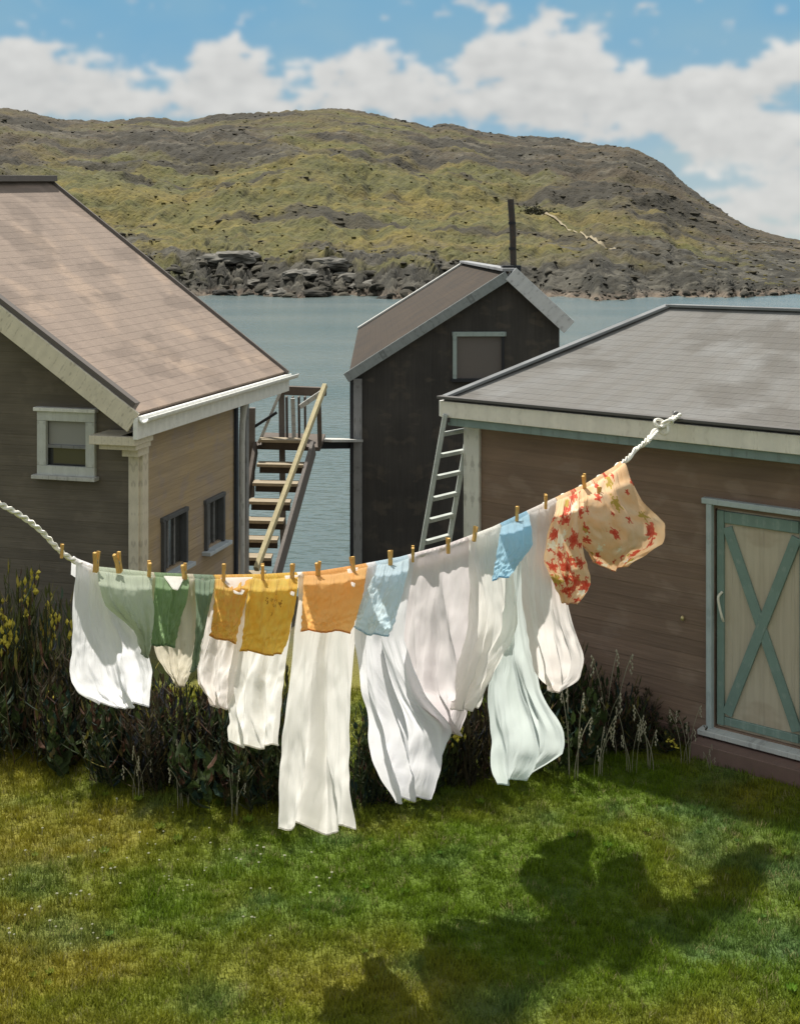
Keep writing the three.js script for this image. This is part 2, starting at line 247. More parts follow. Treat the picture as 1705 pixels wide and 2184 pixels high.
{
  const protos = [1, 7, 13, 22].map((s) => rockGeo(s, 0.5));
  [[452, 0.055, 5, 'broad grey boulder above the far shore beside the pink roof edge'], [505, 0.07, 5.2, 'large slanting grey boulder on the far shore left of middle'], [545, 0.03, 3.6, 'small grey boulder low on the far shore below the slanting one'],
    [600, 0.018, 3.0, 'small flat rock at the far waterline left of middle'], [640, 0.05, 3.8, 'rounded grey rock set in grass above the far waterline'], [700, 0.06, 4.4, 'humped grey rock on the far shore in the middle'],
    [735, 0.04, 3.6, 'lower grey rock beside the humped rock on the far shore'], [790, 0.03, 3.8, 'long low grey rock ending the far rock row'], [830, 0.015, 2.8, 'dark rock at the waterline left of the black shed roof'], [480, 0.012, 2.8, 'dark low rock at the waterline beside the pink roof'],
    [665, 0.012, 2.6, 'dark little rock at the far waterline in the middle']].forEach(([x, t, s, label], i) => {
    const m = mesh('shore_rock', protos[i % 4], i > 7 ? mRockDark : mRock), p = hillPoint(x, t);
    m.position.copy(p).add(V(0, -s * 0.05, 0)); m.scale.set(s * 0.72, s * 0.45, s * 0.6); m.rotation.y = i * 1.3; tag(m, label, 'rock', 'rocks along the far shore');
  });
  // heath tussocks over the far slopes and rubble at the waterline: nobody could count them
  const N = 3800, im = new THREE.InstancedMesh(rockGeoLow(4, 0.7), flat(1, 1, 1, { roughness: 1 }), N), M = new THREE.Matrix4(), q = new THREE.Quaternion(), c = new THREE.Color(), r = rngOf(91);
  for (let i = 0; i < N; i++) {
    const x = -300 + 2250 * r(), t = 0.06 + 0.96 * Math.pow(r(), 0.9), p = hillPoint(x, t), d = 0.8 * fbm2(p.x * 0.020 - 8, (-p.z + 0.22 * p.x) * 0.06 + 2, 4) + fbm2(p.x * 0.010 + 3, (-p.z + 0.22 * p.x) * 0.026, 4), wild = d > 0.12 + 0.25 * (r() - 0.5);
    const s = (wild ? 0.22 + 0.5 * r() * r() : 0.12 + 0.22 * r()) * (wild && r() < 0.05 ? 1.8 : 1);
    q.setFromAxisAngle(V(0, 1, 0), r() * 6.3); M.compose(p.add(V(0, -0.1 * s, 0)), q, V(s * 1.7, s * 0.7, s)); im.setMatrixAt(i, M);
    const k = r(); if (wild && k < 0.05) c.setRGB(0.15, 0.145, 0.125); else if (wild) c.setRGB(0.032 + 0.03 * k, 0.028 + 0.024 * k, 0.018 + 0.008 * k); else c.setRGB(0.08 + 0.06 * k, 0.07 + 0.045 * k, 0.018 + 0.01 * k); im.setColorAt(i, c);
  }
  const R = 800, ru = new THREE.InstancedMesh(rockGeoLow(9, 0.62), flat(1, 1, 1, { roughness: 1 }), R);
  for (let i = 0; i < R; i++) { const x = -200 + 2100 * r(), t = 0.004 + 0.075 * r() * r(), p = hillPoint(x, t), s = (0.35 + 0.95 * r() * r()) * (1 - 0.55 * sstep(x, 800, 1100)); q.setFromEuler(new THREE.Euler(r() - 0.5, r() * 6.3, r() - 0.5)); M.compose(p, q, V(s * 1.3, s * 0.8, s)); ru.setMatrixAt(i, M); const k = 0.026 + 0.05 * r() * r(); c.setRGB(k * 1.12, k, k * 0.72); ru.setColorAt(i, c); }
  ru.name = 'shore_rubble'; tag(ru, 'dark jumbled rubble along the far waterline', 'rubble', null, 'stuff'); scene.add(ru);
  im.name = 'heath'; tag(im, 'low dark heath and scattered stones over the far hills', 'heath', null, 'stuff'); scene.add(im);
}

// ------------------------------------------------------------------ paints and timbers
const mCream = paint([0.74, 0.67, 0.53], [0.30, 0.26, 0.2], 0.5), mWhite = paint([0.85, 0.85, 0.81], [0.48, 0.47, 0.43], 0.4), mWhiteGrey = paint([0.55, 0.55, 0.52], [0.2, 0.2, 0.19], 0.6);
const mTeal = paint([0.21, 0.305, 0.265], [0.30, 0.36, 0.32], 0.5), mPale = paint([0.48, 0.55, 0.55], [0.3, 0.36, 0.36], 0.5), mTealGrey = paint([0.22, 0.29, 0.27], [0.12, 0.14, 0.13], 0.5);
const mDark = flat(0.02, 0.022, 0.026), mGreyTrim = paint([0.24, 0.245, 0.25], [0.1, 0.1, 0.1], 0.6), mNavy = paint([0.03, 0.04, 0.06], [0.015, 0.015, 0.02], 0.4);
const mGlass = new THREE.MeshPhysicalMaterial({ color: new THREE.Color().setRGB(0.05, 0.052, 0.05), roughness: 0.12, metalness: 0, clearcoat: 0.6, clearcoatRoughness: 0.05 });
const mBlind = flat(0.30, 0.30, 0.28);
function roofMat(a, b, c, course) {
  const s = rnd() * 40;
  const map = tex(1024, (u, v) => {
    const st = 0.5 + 0.55 * fbm2(u * 16 + s, v * 2.5, 4), bl = 0.5 + 0.8 * fbm2(u * 4 + s, v * 4 - s, 5), row = Math.floor(v * course), cell = Math.floor(u * 34 + (row % 2) * 0.5);
    const tone = 0.88 + 0.24 * (Math.sin(row * 127.1 + cell * 311.7) * 43758.5453 % 1 + 1) % 1;
    const dk = sstep(fbm2(u * 3 - s, v * 5 + s, 5), 0.05, 0.38) * 0.6;
    return mul(mix(mix(mix(a, b, clamp(st, 0, 1) * 0.75), c, sstep(bl, 0.5, 1.0) * 0.6), mul(b, 0.72), dk), lerp(1, tone, 0.14));
  }, true, 1 / 6);
  const bump = tex(1024, (u, v) => { const row = v * course, f = row - Math.floor(row), cell = u * 34 + (Math.floor(row) % 2) * 0.5, e = cell - Math.floor(cell); return clamp(0.75 - 0.5 * f - (e < 0.05 ? 0.12 : 0) + 0.3 * fbm2(u * 80, v * 80, 3), 0, 1); }, false, 1 / 6);
  return std({ map, bumpMap: bump, bumpScale: 0.006, roughness: 0.95 });
}
function wallMat(a, b, c, boards, up) {                              // boards: courses per 4 m; up: upright boards
  const s = rnd() * 40;
  const map = tex(1024, (u, v) => {
    const q = Math.floor((up ? u : v) * boards), k = 0.95 + 0.1 * (((Math.sin(q * 91.7 + s) * 43758.5) % 1) + 1) % 1;
    const g = 0.5 + 0.5 * (up ? fbm2(u * 60 + s, v * 4, 3) : fbm2(u * 4, v * 60 + s, 3)), bl = 0.5 + 0.8 * fbm2(u * 3.5 + s, v * 3.5, 5);
    return mul(mix(mix(a, b, clamp(bl, 0, 1)), c, sstep(fbm2(u * 6 + s, v * 9, 4), 0.1, 0.5) * 0.6), k * (0.88 + 0.24 * g));
  }, true, 1 / 4);
  const bump = tex(1024, (u, v) => { const q = (up ? u : v) * boards, f = q - Math.floor(q); return clamp(0.55 + (up ? (f < 0.06 || f > 0.97 ? -0.4 : 0) : 0.35 * (0.5 - f)) + 0.3 * (up ? fbm2(u * 90, v * 6, 3) : fbm2(u * 6, v * 90, 3)), 0, 1); }, false, 1 / 4);
  return std({ map, bumpMap: bump, bumpScale: 0.007, roughness: 0.95 });
}

// ------------------------------------------------------------------ left house
{
  const T = Math.atan2(0.965, 0.262), h = thing('house', 'weathered brown house with a broad pink-brown roof and gold side wall', 'house', [-3.2, 0, -15], T);
  const He = 2.66, w = 4.27, R0 = 5.55, R1 = 5.82, L = 5.08;
  const mRoof = roofMat([0.285, 0.220, 0.178], [0.215, 0.166, 0.136], [0.40, 0.295, 0.22], 42);
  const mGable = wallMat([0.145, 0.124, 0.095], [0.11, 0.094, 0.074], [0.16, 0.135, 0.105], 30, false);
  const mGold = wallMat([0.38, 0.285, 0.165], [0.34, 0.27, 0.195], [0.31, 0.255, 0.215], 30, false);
  const roof = mesh('roof', slab([V(-0.02, He + 0.02, 0.02), V(L, He + 0.02, 0.02), V(L, R1, -w), V(-0.02, R0, -w)], 0.09, 24, 16, 0.03), mRoof, h);
  mesh('back_slope', slab([V(L, He, -2 * w), V(-0.02, He, -2 * w), V(-0.02, R0, -w - 0.01), V(L, R1, -w - 0.01)], 0.09), mRoof, h);
  const mCap = paint([0.16, 0.14, 0.125], [0.1, 0.09, 0.08], 0.5);
  mesh('ridge_cap', beam(V(-0.05, R0 + 0.03, -w), V(L + 0.04, R1 + 0.03, -w), 0.34, 0.1), mCap, roof);
  mesh('verge_strip', beam(V(-0.03, He + 0.075, 0.0), V(-0.03, R0 + 0.06, -w), 0.12, 0.16, V(0, 1, 0)), flat(0.115, 0.1, 0.09), roof);
  mesh('bargeboard', [beam(V(-0.1, He - 0.09, 0.02), V(-0.1, R0 - 0.08, -w), 0.04, 0.27)], mCream, h);
  mesh('far_bargeboard', beam(V(L + 0.025, He - 0.06, 0.03), V(L + 0.025, R1 - 0.06, -w), 0.04, 0.2), mCap, h);
  const gut = mesh('fascia', box(L + 0.16, 0.27, 0.06, L / 2 - 0.04, He - 0.16, 0.05), mWhite, h);
  { // half-round gutter along the eave, thickened by coats of paint
    const s = new THREE.Shape(); s.absarc(0, 0, 0.075, Math.PI, 2 * Math.PI, false); s.lineTo(0.06, 0); s.absarc(0, 0, 0.06, 0, -Math.PI, true); s.lineTo(-0.075, 0);
    mesh('gutter', uvMetres(new THREE.ExtrudeGeometry(s, { depth: L + 0.2, bevelEnabled: false }).rotateY(Math.PI / 2)).translate(-0.1, He - 0.02, 0.155), mWhite, gut);
  }
  mesh('soffit', box(L, 0.03, 0.24, L / 2 + 0.02, He - 0.29, -0.1), mNavy, h);
  // walls
  const x0 = 0.45, xe = 3.5, zf = -0.18, holeS = [[x0 + 0.62, 0.42, x0 + 1.3, 1.14], [x0 + 1.97, 0.42, x0 + 2.56, 1.10]];
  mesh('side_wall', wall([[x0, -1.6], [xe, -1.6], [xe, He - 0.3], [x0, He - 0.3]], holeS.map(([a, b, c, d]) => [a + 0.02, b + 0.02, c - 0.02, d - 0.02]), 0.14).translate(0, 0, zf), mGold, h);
  const zc = -w, gz = (q) => -q;                                      // gable wall: drawn in (q, y), q measured back from the corner
  const gw = wall([[0, -1.6], [2 * w - 0.36, -1.6], [2 * w - 0.36, He - 0.12], [w - 0.18, R0 - 0.08], [0, He - 0.12]], [[0.70, 1.87, 1.32, 2.5]], 0.14);
  gw.rotateY(Math.PI / 2 + Math.PI); // local x becomes +z, normal becomes -x
  gw.applyMatrix4(new THREE.Matrix4().makeScale(1, 1, 1));
  // rotateY(270deg): (x, y, z) -> (-z, y, x); mirror so that q runs towards -z
  { const p = gw.attributes.position; for (let i = 0; i < p.count; i++) p.setXYZ(i, -Math.abs(p.getX(i)) * -1 + x0, p.getY(i), -p.getZ(i) + zf); const a = p.array; for (let i = 0; i < p.count; i += 3) for (let k = 0; k < 3; k++) { const t = a[(i + 1) * 3 + k]; a[(i + 1) * 3 + k] = a[(i + 2) * 3 + k]; a[(i + 2) * 3 + k] = t; } gw.computeVertexNormals(); uvMetres(gw); }
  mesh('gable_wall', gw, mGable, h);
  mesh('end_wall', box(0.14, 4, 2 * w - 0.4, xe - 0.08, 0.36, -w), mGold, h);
  mesh('corner_board', [box(0.16, 4, 0.05, x0 + 0.06, 0.35, zf + 0.028), box(0.05, 4, 0.14, x0 - 0.028, 0.35, zf - 0.06)], mCream, h);
  mesh('end_board', box(0.07, 3.9, 0.05, xe - 0.02, 0.38, zf + 0.03), mNavy, h);
  mesh('eave_return', [box(0.5, 0.11, 0.62, 0.2, He - 0.33, -0.3), box(0.4, 0.07, 0.5, 0.24, He - 0.42, -0.27), box(0.3, 0.1, 0.22, 0.34, He - 0.51, -0.18)], mCream, h);
  mesh('downpipe', tube([V(xe + 0.12, He - 0.3, -0.06), V(xe + 0.12, He - 0.5, -0.1), V(xe + 0.12, 0.6, -0.12), V(xe + 0.12, -0.9, -0.12)], 0.05, 30, 8), mWhiteGrey, h);
  const post = mesh('post', [box(0.11, 4.2, 0.11, xe + 0.42, 0.3, -0.2)], mGreyTrim, h);
  // windows
  for (const [a, b, c, d] of holeS) {
    const f = mesh('window', [box(c - a + 0.1, 0.06, 0.1, (a + c) / 2, d, zf), box(0.06, d - b, 0.1, a, (b + d) / 2, zf), box(0.06, d - b, 0.1, c, (b + d) / 2, zf)], paint([0.10, 0.105, 0.11], [0.05, 0.05, 0.05], 0.5), h);
    mesh('pane', box(c - a - 0.05, d - b - 0.05, 0.01, (a + c) / 2, (b + d) / 2, zf - 0.05), mGlass, f);
    for (const q of [0.33, 0.62]) mesh('glazing_bar', box(0.028, d - b - 0.06, 0.03, lerp(a, c, q), (b + d) / 2, zf - 0.03), mGreyTrim, f);
    mesh('sill', box(c - a + 0.2, 0.055, 0.16, (a + c) / 2, b - 0.03, zf + 0.05), paint([0.5, 0.56, 0.6], [0.15, 0.2, 0.25], 0.6), f);
  }
  { const q0 = 0.6, q1 = 1.42, b = 1.77, d = 2.6, x = x0 - 0.02, Z = (q) => zf - q, mid = Z((q0 + q1) / 2), wd = q1 - q0;
    const f = mesh('window', [box(0.06, 0.13, wd, x, d - 0.065, mid), box(0.06, d - b - 0.26, 0.13, x, (b + d) / 2, Z(q0 + 0.065)), box(0.06, d - b - 0.26, 0.13, x, (b + d) / 2, Z(q1 - 0.065)), box(0.06, 0.13, wd, x, b + 0.065, mid)], paint([0.58, 0.60, 0.56], [0.3, 0.3, 0.28], 0.4), h);
    mesh('pane', box(0.01, d - b - 0.2, wd - 0.2, x0 + 0.05, (b + d) / 2, mid), mGlass, f);
    mesh('blind', box(0.012, 0.30, wd - 0.24, x0 + 0.035, d - 0.13 - 0.16, mid), mBlind, f);
    mesh('sash_bar', box(0.04, 0.045, wd - 0.22, x0 + 0.02, d - 0.46, mid), mGreyTrim, f);
    mesh('sill', box(0.13, 0.05, wd + 0.08, x - 0.04, b - 0.01, mid), mWhiteGrey, f);
    mesh('head_trim', box(0.1, 0.05, wd + 0.06, x - 0.025, d + 0.02, mid), mWhite, f); }
}

// ------------------------------------------------------------------ outside stair and catwalk
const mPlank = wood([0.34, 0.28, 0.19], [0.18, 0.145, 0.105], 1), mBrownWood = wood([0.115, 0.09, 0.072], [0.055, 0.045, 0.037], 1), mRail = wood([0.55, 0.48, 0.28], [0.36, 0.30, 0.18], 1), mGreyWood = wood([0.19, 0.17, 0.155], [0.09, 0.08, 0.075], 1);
{
  const base = at(560, 1200, 19), st = thing('staircase', 'open wooden stair with pale treads between the house and the black shed', 'staircase', [base.x, groundY(base.x, 19), base.z]);
  const inS = (v) => v.sub(st.position), A = (x, y, z) => inS(at(x, y, z));
  const xl = [553, 549, 540, 531, 524, 517, 509, 502], xr = [655, 648, 636, 620, 606, 593, 580, 566], ys = [938, 990, 1030, 1069, 1109, 1149, 1187, 1224], N = 8;
  for (let i = 0; i < N; i++) {
    const z = 21.4 - 0.37 * i, a = A(xl[i], ys[i], z), b = A(xr[i], ys[i] + 2, z), c = V().addVectors(a, b).multiplyScalar(0.5);
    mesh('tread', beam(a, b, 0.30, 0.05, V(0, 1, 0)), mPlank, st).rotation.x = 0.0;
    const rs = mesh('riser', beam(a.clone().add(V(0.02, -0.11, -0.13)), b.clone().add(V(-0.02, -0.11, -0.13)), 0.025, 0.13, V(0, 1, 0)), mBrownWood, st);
  }
  mesh('stringer', [beam(A(668, 955, 21.5), A(572, 1290, 18.6), 0.06, 0.30)], mGreyWood, st);
  mesh('stringer', [beam(A(545, 955, 21.5), A(490, 1290, 18.6), 0.06, 0.28)], mBrownWood, st);
  mesh('handrail', beam(A(693, 822, 21.45), A(546, 1215, 18.5), 0.075, 0.09), mRail, st);
  mesh('landing', beam(A(552, 940, 22.3), A(688, 944, 22.3), 1.5, 0.07), mBrownWood, st);
  mesh('post', beam(A(600, 828, 21.9), A(604, 1190, 21.9), 0.1, 0.1, V(1, 0, 0)), mGreyWood, st);
  mesh('post', beam(A(679, 832, 21.6), A(682, 952, 21.6), 0.075, 0.075, V(1, 0, 0)), mBrownWood, st);
  mesh('post', beam(A(624, 850, 21.8), A(627, 940, 21.8), 0.07, 0.07, V(1, 0, 0)), mWhiteGrey, st);
  mesh('post', beam(A(538, 870, 21.5), A(536, 1060, 21.5), 0.12, 0.1, V(1, 0, 0)), mGreyWood, st);
  mesh('brace', beam(A(597, 838, 21.6), A(552, 945, 21.6), 0.12, 0.05, V(1, 0, 0)), mWhiteGrey, st);
  mesh('brace', beam(A(540, 912, 21.5), A(590, 880, 21.5), 0.05, 0.05, V(1, 0, 0)), mDark, st);
  mesh('top_rail', beam(A(590, 832, 21.75), A(694, 836, 21.55), 0.14, 0.15), mBrownWood, st);
  mesh('rail_end', beam(A(640, 868, 21.35), A(690, 834, 21.35), 0.1, 0.08), mWhiteGrey, st);
  for (let i = 0; i < 4; i++) mesh('back_board', beam(A(611 + i * 13, 846, 22.4), A(612 + i * 13, 938, 22.4), 0.21, 0.03, V(1, 0, 0)), mBrownWood, st);
  const c0 = at(672, 940, 22.6), cw = thing('catwalk', 'narrow plank catwalk joining the stair landing to the black shed', 'catwalk', [c0.x, c0.y, c0.z]);
  const C = (x, y, z) => at(x, y, z).sub(cw.position);
  mesh('deck', beam(C(676, 939, 22.6), C(752, 939, 24.3), 0.6, 0.05), mWhiteGrey, cw);
  mesh('joist', beam(C(672, 950, 22.5), C(750, 950, 24.2), 0.09, 0.13), mDark, cw);
}

// ------------------------------------------------------------------ black shed on the water's edge
{
  const s = thing('fishing_shed', 'tall black waterside shed with a steep gable and thin stovepipe', 'shed', [0, WATER, -24], 0.02);
  const Y = (y) => y - WATER, pk = [2.1, Y(4.2)], le = [-0.98, Y(2.28)], re = [3.23, Y(3.19)], Lb = 12;
  const mBlack = wallMat([0.058, 0.054, 0.049], [0.040, 0.038, 0.035], [0.088, 0.075, 0.060], 26, true);
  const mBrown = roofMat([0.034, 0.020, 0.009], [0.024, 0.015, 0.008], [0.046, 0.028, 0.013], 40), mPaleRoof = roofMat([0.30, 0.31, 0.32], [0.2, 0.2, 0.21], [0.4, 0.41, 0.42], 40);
  const wx0 = 1.09, wx1 = 1.98, wy0 = Y(2.12), wy1 = Y(2.95);
  mesh('gable_wall', wall([[-0.93, 0.1], [3.1, 0.1], [3.1, re[1] - 0.1], [pk[0], pk[1] - 0.08], [-0.93, le[1] - 0.05]], [[wx0, wy0, wx1, wy1]], 0.1), mBlack, s);
  mesh('side_wall', box(0.1, le[1] - 0.15, Lb - 0.2, -0.88, le[1] / 2, -Lb / 2 - 0.05), mBlack, s);
  mesh('side_wall', box(0.1, re[1] - 0.2, Lb - 0.2, 3.05, re[1] / 2, -Lb / 2 - 0.05), mBlack, s);
  mesh('back_wall', wall([[-0.93, 0.1], [3.1, 0.1], [3.1, re[1] - 0.1], [pk[0], pk[1] - 0.08], [-0.93, le[1] - 0.05]], [], 0.1).translate(0, 0, -Lb + 0.1), mBlack, s);
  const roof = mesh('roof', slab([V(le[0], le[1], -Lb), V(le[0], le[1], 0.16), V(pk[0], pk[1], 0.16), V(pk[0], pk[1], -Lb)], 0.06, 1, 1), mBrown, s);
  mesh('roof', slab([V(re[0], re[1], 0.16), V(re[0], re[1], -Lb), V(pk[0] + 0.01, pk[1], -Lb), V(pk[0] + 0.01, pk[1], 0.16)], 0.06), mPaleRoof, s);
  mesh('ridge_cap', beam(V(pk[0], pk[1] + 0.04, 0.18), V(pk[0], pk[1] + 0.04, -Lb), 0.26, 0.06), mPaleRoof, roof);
  mesh('verge_strip', beam(V(le[0], le[1] + 0.04, -Lb + 0.15), V(pk[0], pk[1] + 0.04, -Lb + 0.15), 0.36, 0.05), mWhiteGrey, roof);
  mesh('bargeboard', beam(V(le[0] - 0.06, le[1] - 0.12, 0.2), V(pk[0] - 0.03, pk[1] - 0.07, 0.2), 0.04, 0.19), paint([0.26, 0.29, 0.29], [0.1, 0.11, 0.11], 0.6), s);
  mesh('bargeboard', beam(V(pk[0] + 0.03, pk[1] - 0.03, 0.205), V(re[0] + 0.03, re[1] - 0.06, 0.205), 0.04, 0.30), paint([0.62, 0.64, 0.65], [0.3, 0.31, 0.32], 0.6), s);
  mesh('corner_board', [box(0.17, le[1] - 0.3, 0.05, -0.82, le[1] / 2, 0.028)], mGreyTrim, s);
  mesh('corner_board', [box(0.06, le[1] - 0.3, 0.06, -0.94, le[1] / 2, 0.035)], mDark, s);
  const f = mesh('window', [box(wx1 - wx0 + 0.16, 0.09, 0.07, (wx0 + wx1) / 2, wy1 + 0.04, 0.03), box(0.08, wy1 - wy0, 0.07, wx0 - 0.03, (wy0 + wy1) / 2, 0.03)], paint([0.34, 0.42, 0.40], [0.1, 0.12, 0.12], 0.5), s);
  mesh('frame_side', box(0.05, wy1 - wy0, 0.05, wx1 + 0.02, (wy0 + wy1) / 2, 0.02), mDark, f);
  mesh('pane', box(wx1 - wx0 + 0.04, wy1 - wy0, 0.015, (wx0 + wx1) / 2, (wy0 + wy1) / 2, -0.03), new THREE.MeshPhysicalMaterial({ color: new THREE.Color().setRGB(0.13, 0.125, 0.12), roughness: 0.16 }), f);
  mesh('sill', box(wx1 - wx0 + 0.2, 0.06, 0.1, (wx0 + wx1) / 2, wy0 - 0.03, 0.04), mDark, f);
  const px = pk[0] + 0.12, pb = pk[1];
  const pipe = mesh('stovepipe', tube([V(px + 0.02, pb - 0.05, -0.3), V(px + 0.01, pb + 0.4, -0.3), V(px, pb + 0.85, -0.3), V(px - 0.04, pb + 1.42, -0.3)], 0.065, 20, 10), paint([0.05, 0.04, 0.034], [0.12, 0.06, 0.03], 0.5), s);
  for (const d of [0.45, 0.95]) mesh('pipe_joint', new THREE.CylinderGeometry(0.075, 0.075, 0.05, 12).translate(px - 0.01 * d, pb + d, -0.3), mDark, pipe);
  mesh('flashing', [box(0.36, 0.12, 0.36, px - 0.03, pb + 0.06, -0.3)], mDark, s);
  for (const [x, z] of [[-0.8, -0.2], [1.1, -0.2], [2.9, -0.2], [-0.8, -5], [2.9, -5]]) mesh('pile', new THREE.CylinderGeometry(0.12, 0.14, 2.2, 10).translate(x, -0.9, z), mDark, s);
}

// ------------------------------------------------------------------ right building: low hipped outbuilding
const OB = { x: 0.461, z: 13.1, c: 0.784, s: 0.62 };
{
  const T = -Math.atan2(OB.s, OB.c), o = thing('outbuilding', 'low brown outbuilding with a grey hipped roof and cream fascia', 'outbuilding', [OB.x, 0, -OB.z], T);
  const He = 3.1, w = 1.74, R = 4.06, L = 7.2;
  const mRoof = roofMat([0.178, 0.175, 0.168], [0.148, 0.136, 0.120], [0.215, 0.216, 0.212], 46), mWall = wallMat([0.225, 0.150, 0.106], [0.180, 0.122, 0.090], [0.255, 0.185, 0.142], 28, false);
  const tri = (a, b, c) => { const g = new THREE.BufferGeometry(); g.setAttribute('position', new THREE.Float32BufferAttribute([a, b, c].flatMap((v) => v.toArray()), 3)); g.setAttribute('uv', new THREE.Float32BufferAttribute([0, 0, 3.4, 0, 1.7, 2], 2)); g.computeVertexNormals(); return g; };
  const roof = mesh('roof', [slab([V(0, He, 0), V(L, He, 0), V(L - w, R, -w), V(w, R, -w)], 0.07, 20, 8, 0.02), slab([V(L, He, -2 * w), V(0, He, -2 * w), V(w, R, -w - 0.004), V(L - w, R, -w - 0.004)], 0.07), tri(V(0, He, -2 * w), V(0, He, 0), V(w, R, -w)), tri(V(L, He, 0), V(L, He, -2 * w), V(L - w, R, -w))], mRoof, o);
  const cap = roofMat([0.19, 0.20, 0.205], [0.15, 0.155, 0.16], [0.24, 0.25, 0.25], 46);
  mesh('hip_cap', beam(V(0, He - 0.002, 0), V(w, R - 0.002, -w), 0.16, 0.03), cap, roof);
  mesh('ridge_cap', beam(V(w, R - 0.004, -w), V(L - w, R - 0.004, -w), 0.16, 0.03), cap, roof);
  mesh('eave_edge', beam(V(-0.02, He + 0.005, 0.05), V(L + 0.02, He + 0.005, 0.05), 0.1, 0.03), flat(0.10, 0.095, 0.09), roof);
  mesh('fascia', box(L, 0.17, 0.04, L / 2, He - 0.12, 0.04), mCreamPale(), o);
  function mCreamPale() { return paint([0.84, 0.79, 0.69], [0.55, 0.5, 0.42], 0.4); }
  mesh('fascia_return', box(0.04, 0.17, 2 * w, -0.02, He - 0.12, -w + 0.03), mWhite, o);
  mesh('soffit_moulding', box(L - 0.1, 0.085, 0.05, L / 2 + 0.05, He - 0.25, 0.0), mTealGrey, o);
  mesh('soffit', box(L - 0.1, 0.03, 0.26, L / 2, He - 0.28, -0.13), mTealGrey, o);
  const wx = 0.14, zf = -0.25, hole = [2.9, 0.21, 3.84, 2.3];
  mesh('front_wall', wall([[wx, -0.5], [L - 0.3, -0.5], [L - 0.3, He - 0.26], [wx, He - 0.26]], [[hole[0] + 0.03, hole[1] + 0.03, hole[2] - 0.03, hole[3] - 0.03]], 0.15).translate(0, 0, zf), mWall, o);
  mesh('end_wall', box(0.15, 3.3, 2 * w - 0.66, wx + 0.07, 1.2, -w), mWall, o);
  mesh('far_wall', box(0.15, 3.3, 2 * w - 0.66, L - 0.37, 1.2, -w), mWall, o);
  mesh('back_wall', box(L - 0.5, 3.3, 0.15, L / 2 - 0.06, 1.2, -2 * w + 0.35), mWall, o);
  mesh('corner_board', [box(0.17, 3.2, 0.045, wx + 0.09, 1.2, zf + 0.025), box(0.045, 3.2, 0.16, wx - 0.025, 1.2, zf - 0.06)], paint([0.74, 0.72, 0.66], [0.35, 0.33, 0.3], 0.6), o);
  mesh('plinth', box(L - 0.48, 0.36, 0.06, L / 2 - 0.07, 0.0, zf + 0.032), paint([0.20, 0.125, 0.10], [0.14, 0.1, 0.08], 0.5), o);
  // braced door
  const [a, b, c, d] = hole, mid = (a + c) / 2;
  const mPanel = wallMat([0.50, 0.44, 0.34], [0.43, 0.37, 0.28], [0.38, 0.31, 0.23], 14, true);
  mesh('door_frame', [box(0.055, d - b + 0.02, 0.1, a, (b + d) / 2, zf + 0.01), box(0.055, d - b + 0.02, 0.1, c + 0.01, (b + d) / 2, zf + 0.01), box(c - a + 0.14, 0.055, 0.11, mid, d + 0.035, zf + 0.012)], mPale, o);
  const door = mesh('door', box(c - a - 0.08, d - b - 0.05, 0.035, mid, (b + d) / 2, zf - 0.06), mPanel, o);
  const za = zf - 0.028, il = a + 0.045, ir = c - 0.04, ib = b + 0.05, it = d - 0.05;
  mesh('stile', box(0.07, it - ib, 0.035, il + 0.038, (ib + it) / 2, za), mTeal, door);
  mesh('stile', box(0.07, it - ib, 0.035, ir - 0.038, (ib + it) / 2, za), mTeal, door);
  mesh('top_rail', box(ir - il - 0.155, 0.11, 0.034, mid, it - 0.058, za), mTeal, door);
  mesh('bottom_rail', box(ir - il - 0.155, 0.075, 0.034, mid, ib + 0.046, za), mTeal, door);
  mesh('cross_brace', beam(V(il + 0.1, it - 0.15, za - 0.002), V(ir - 0.1, ib + 0.11, za - 0.002), 0.095, 0.03, V(0, 0, 1)), mTeal, door);
  mesh('cross_brace', beam(V(ir - 0.1, it - 0.15, za + 0.003), V(il + 0.1, ib + 0.11, za + 0.003), 0.095, 0.03, V(0, 0, 1)), mTeal, door);
  mesh('handle', tube([V(il + 0.06, 1.50, za + 0.02), V(il + 0.04, 1.46, za + 0.06), V(il + 0.055, 1.36, za + 0.065), V(il + 0.075, 1.27, za + 0.055), V(il + 0.07, 1.23, za + 0.02)], 0.012, 16, 8), flat(0.75, 0.72, 0.6, { roughness: 0.4 }), door);
  mesh('threshold', box(c - a + 0.16, 0.05, 0.17, mid, b - 0.005, zf + 0.05), paint([0.58, 0.60, 0.58], [0.3, 0.3, 0.3], 0.5), o);
  mesh('step', box(c - a + 0.3, 0.2, 0.22, mid + 0.08, 0.06, zf + 0.18), paint([0.19, 0.12, 0.098], [0.13, 0.09, 0.075], 0.5), o);
  mesh('wall_hook', new THREE.SphereGeometry(0.02, 10, 8).scale(1, 1.3, 1).translate(2.62, 1.19, zf + 0.02), flat(0.6, 0.5, 0.25, { roughness: 0.35, metalness: 0.6 }), o);
}
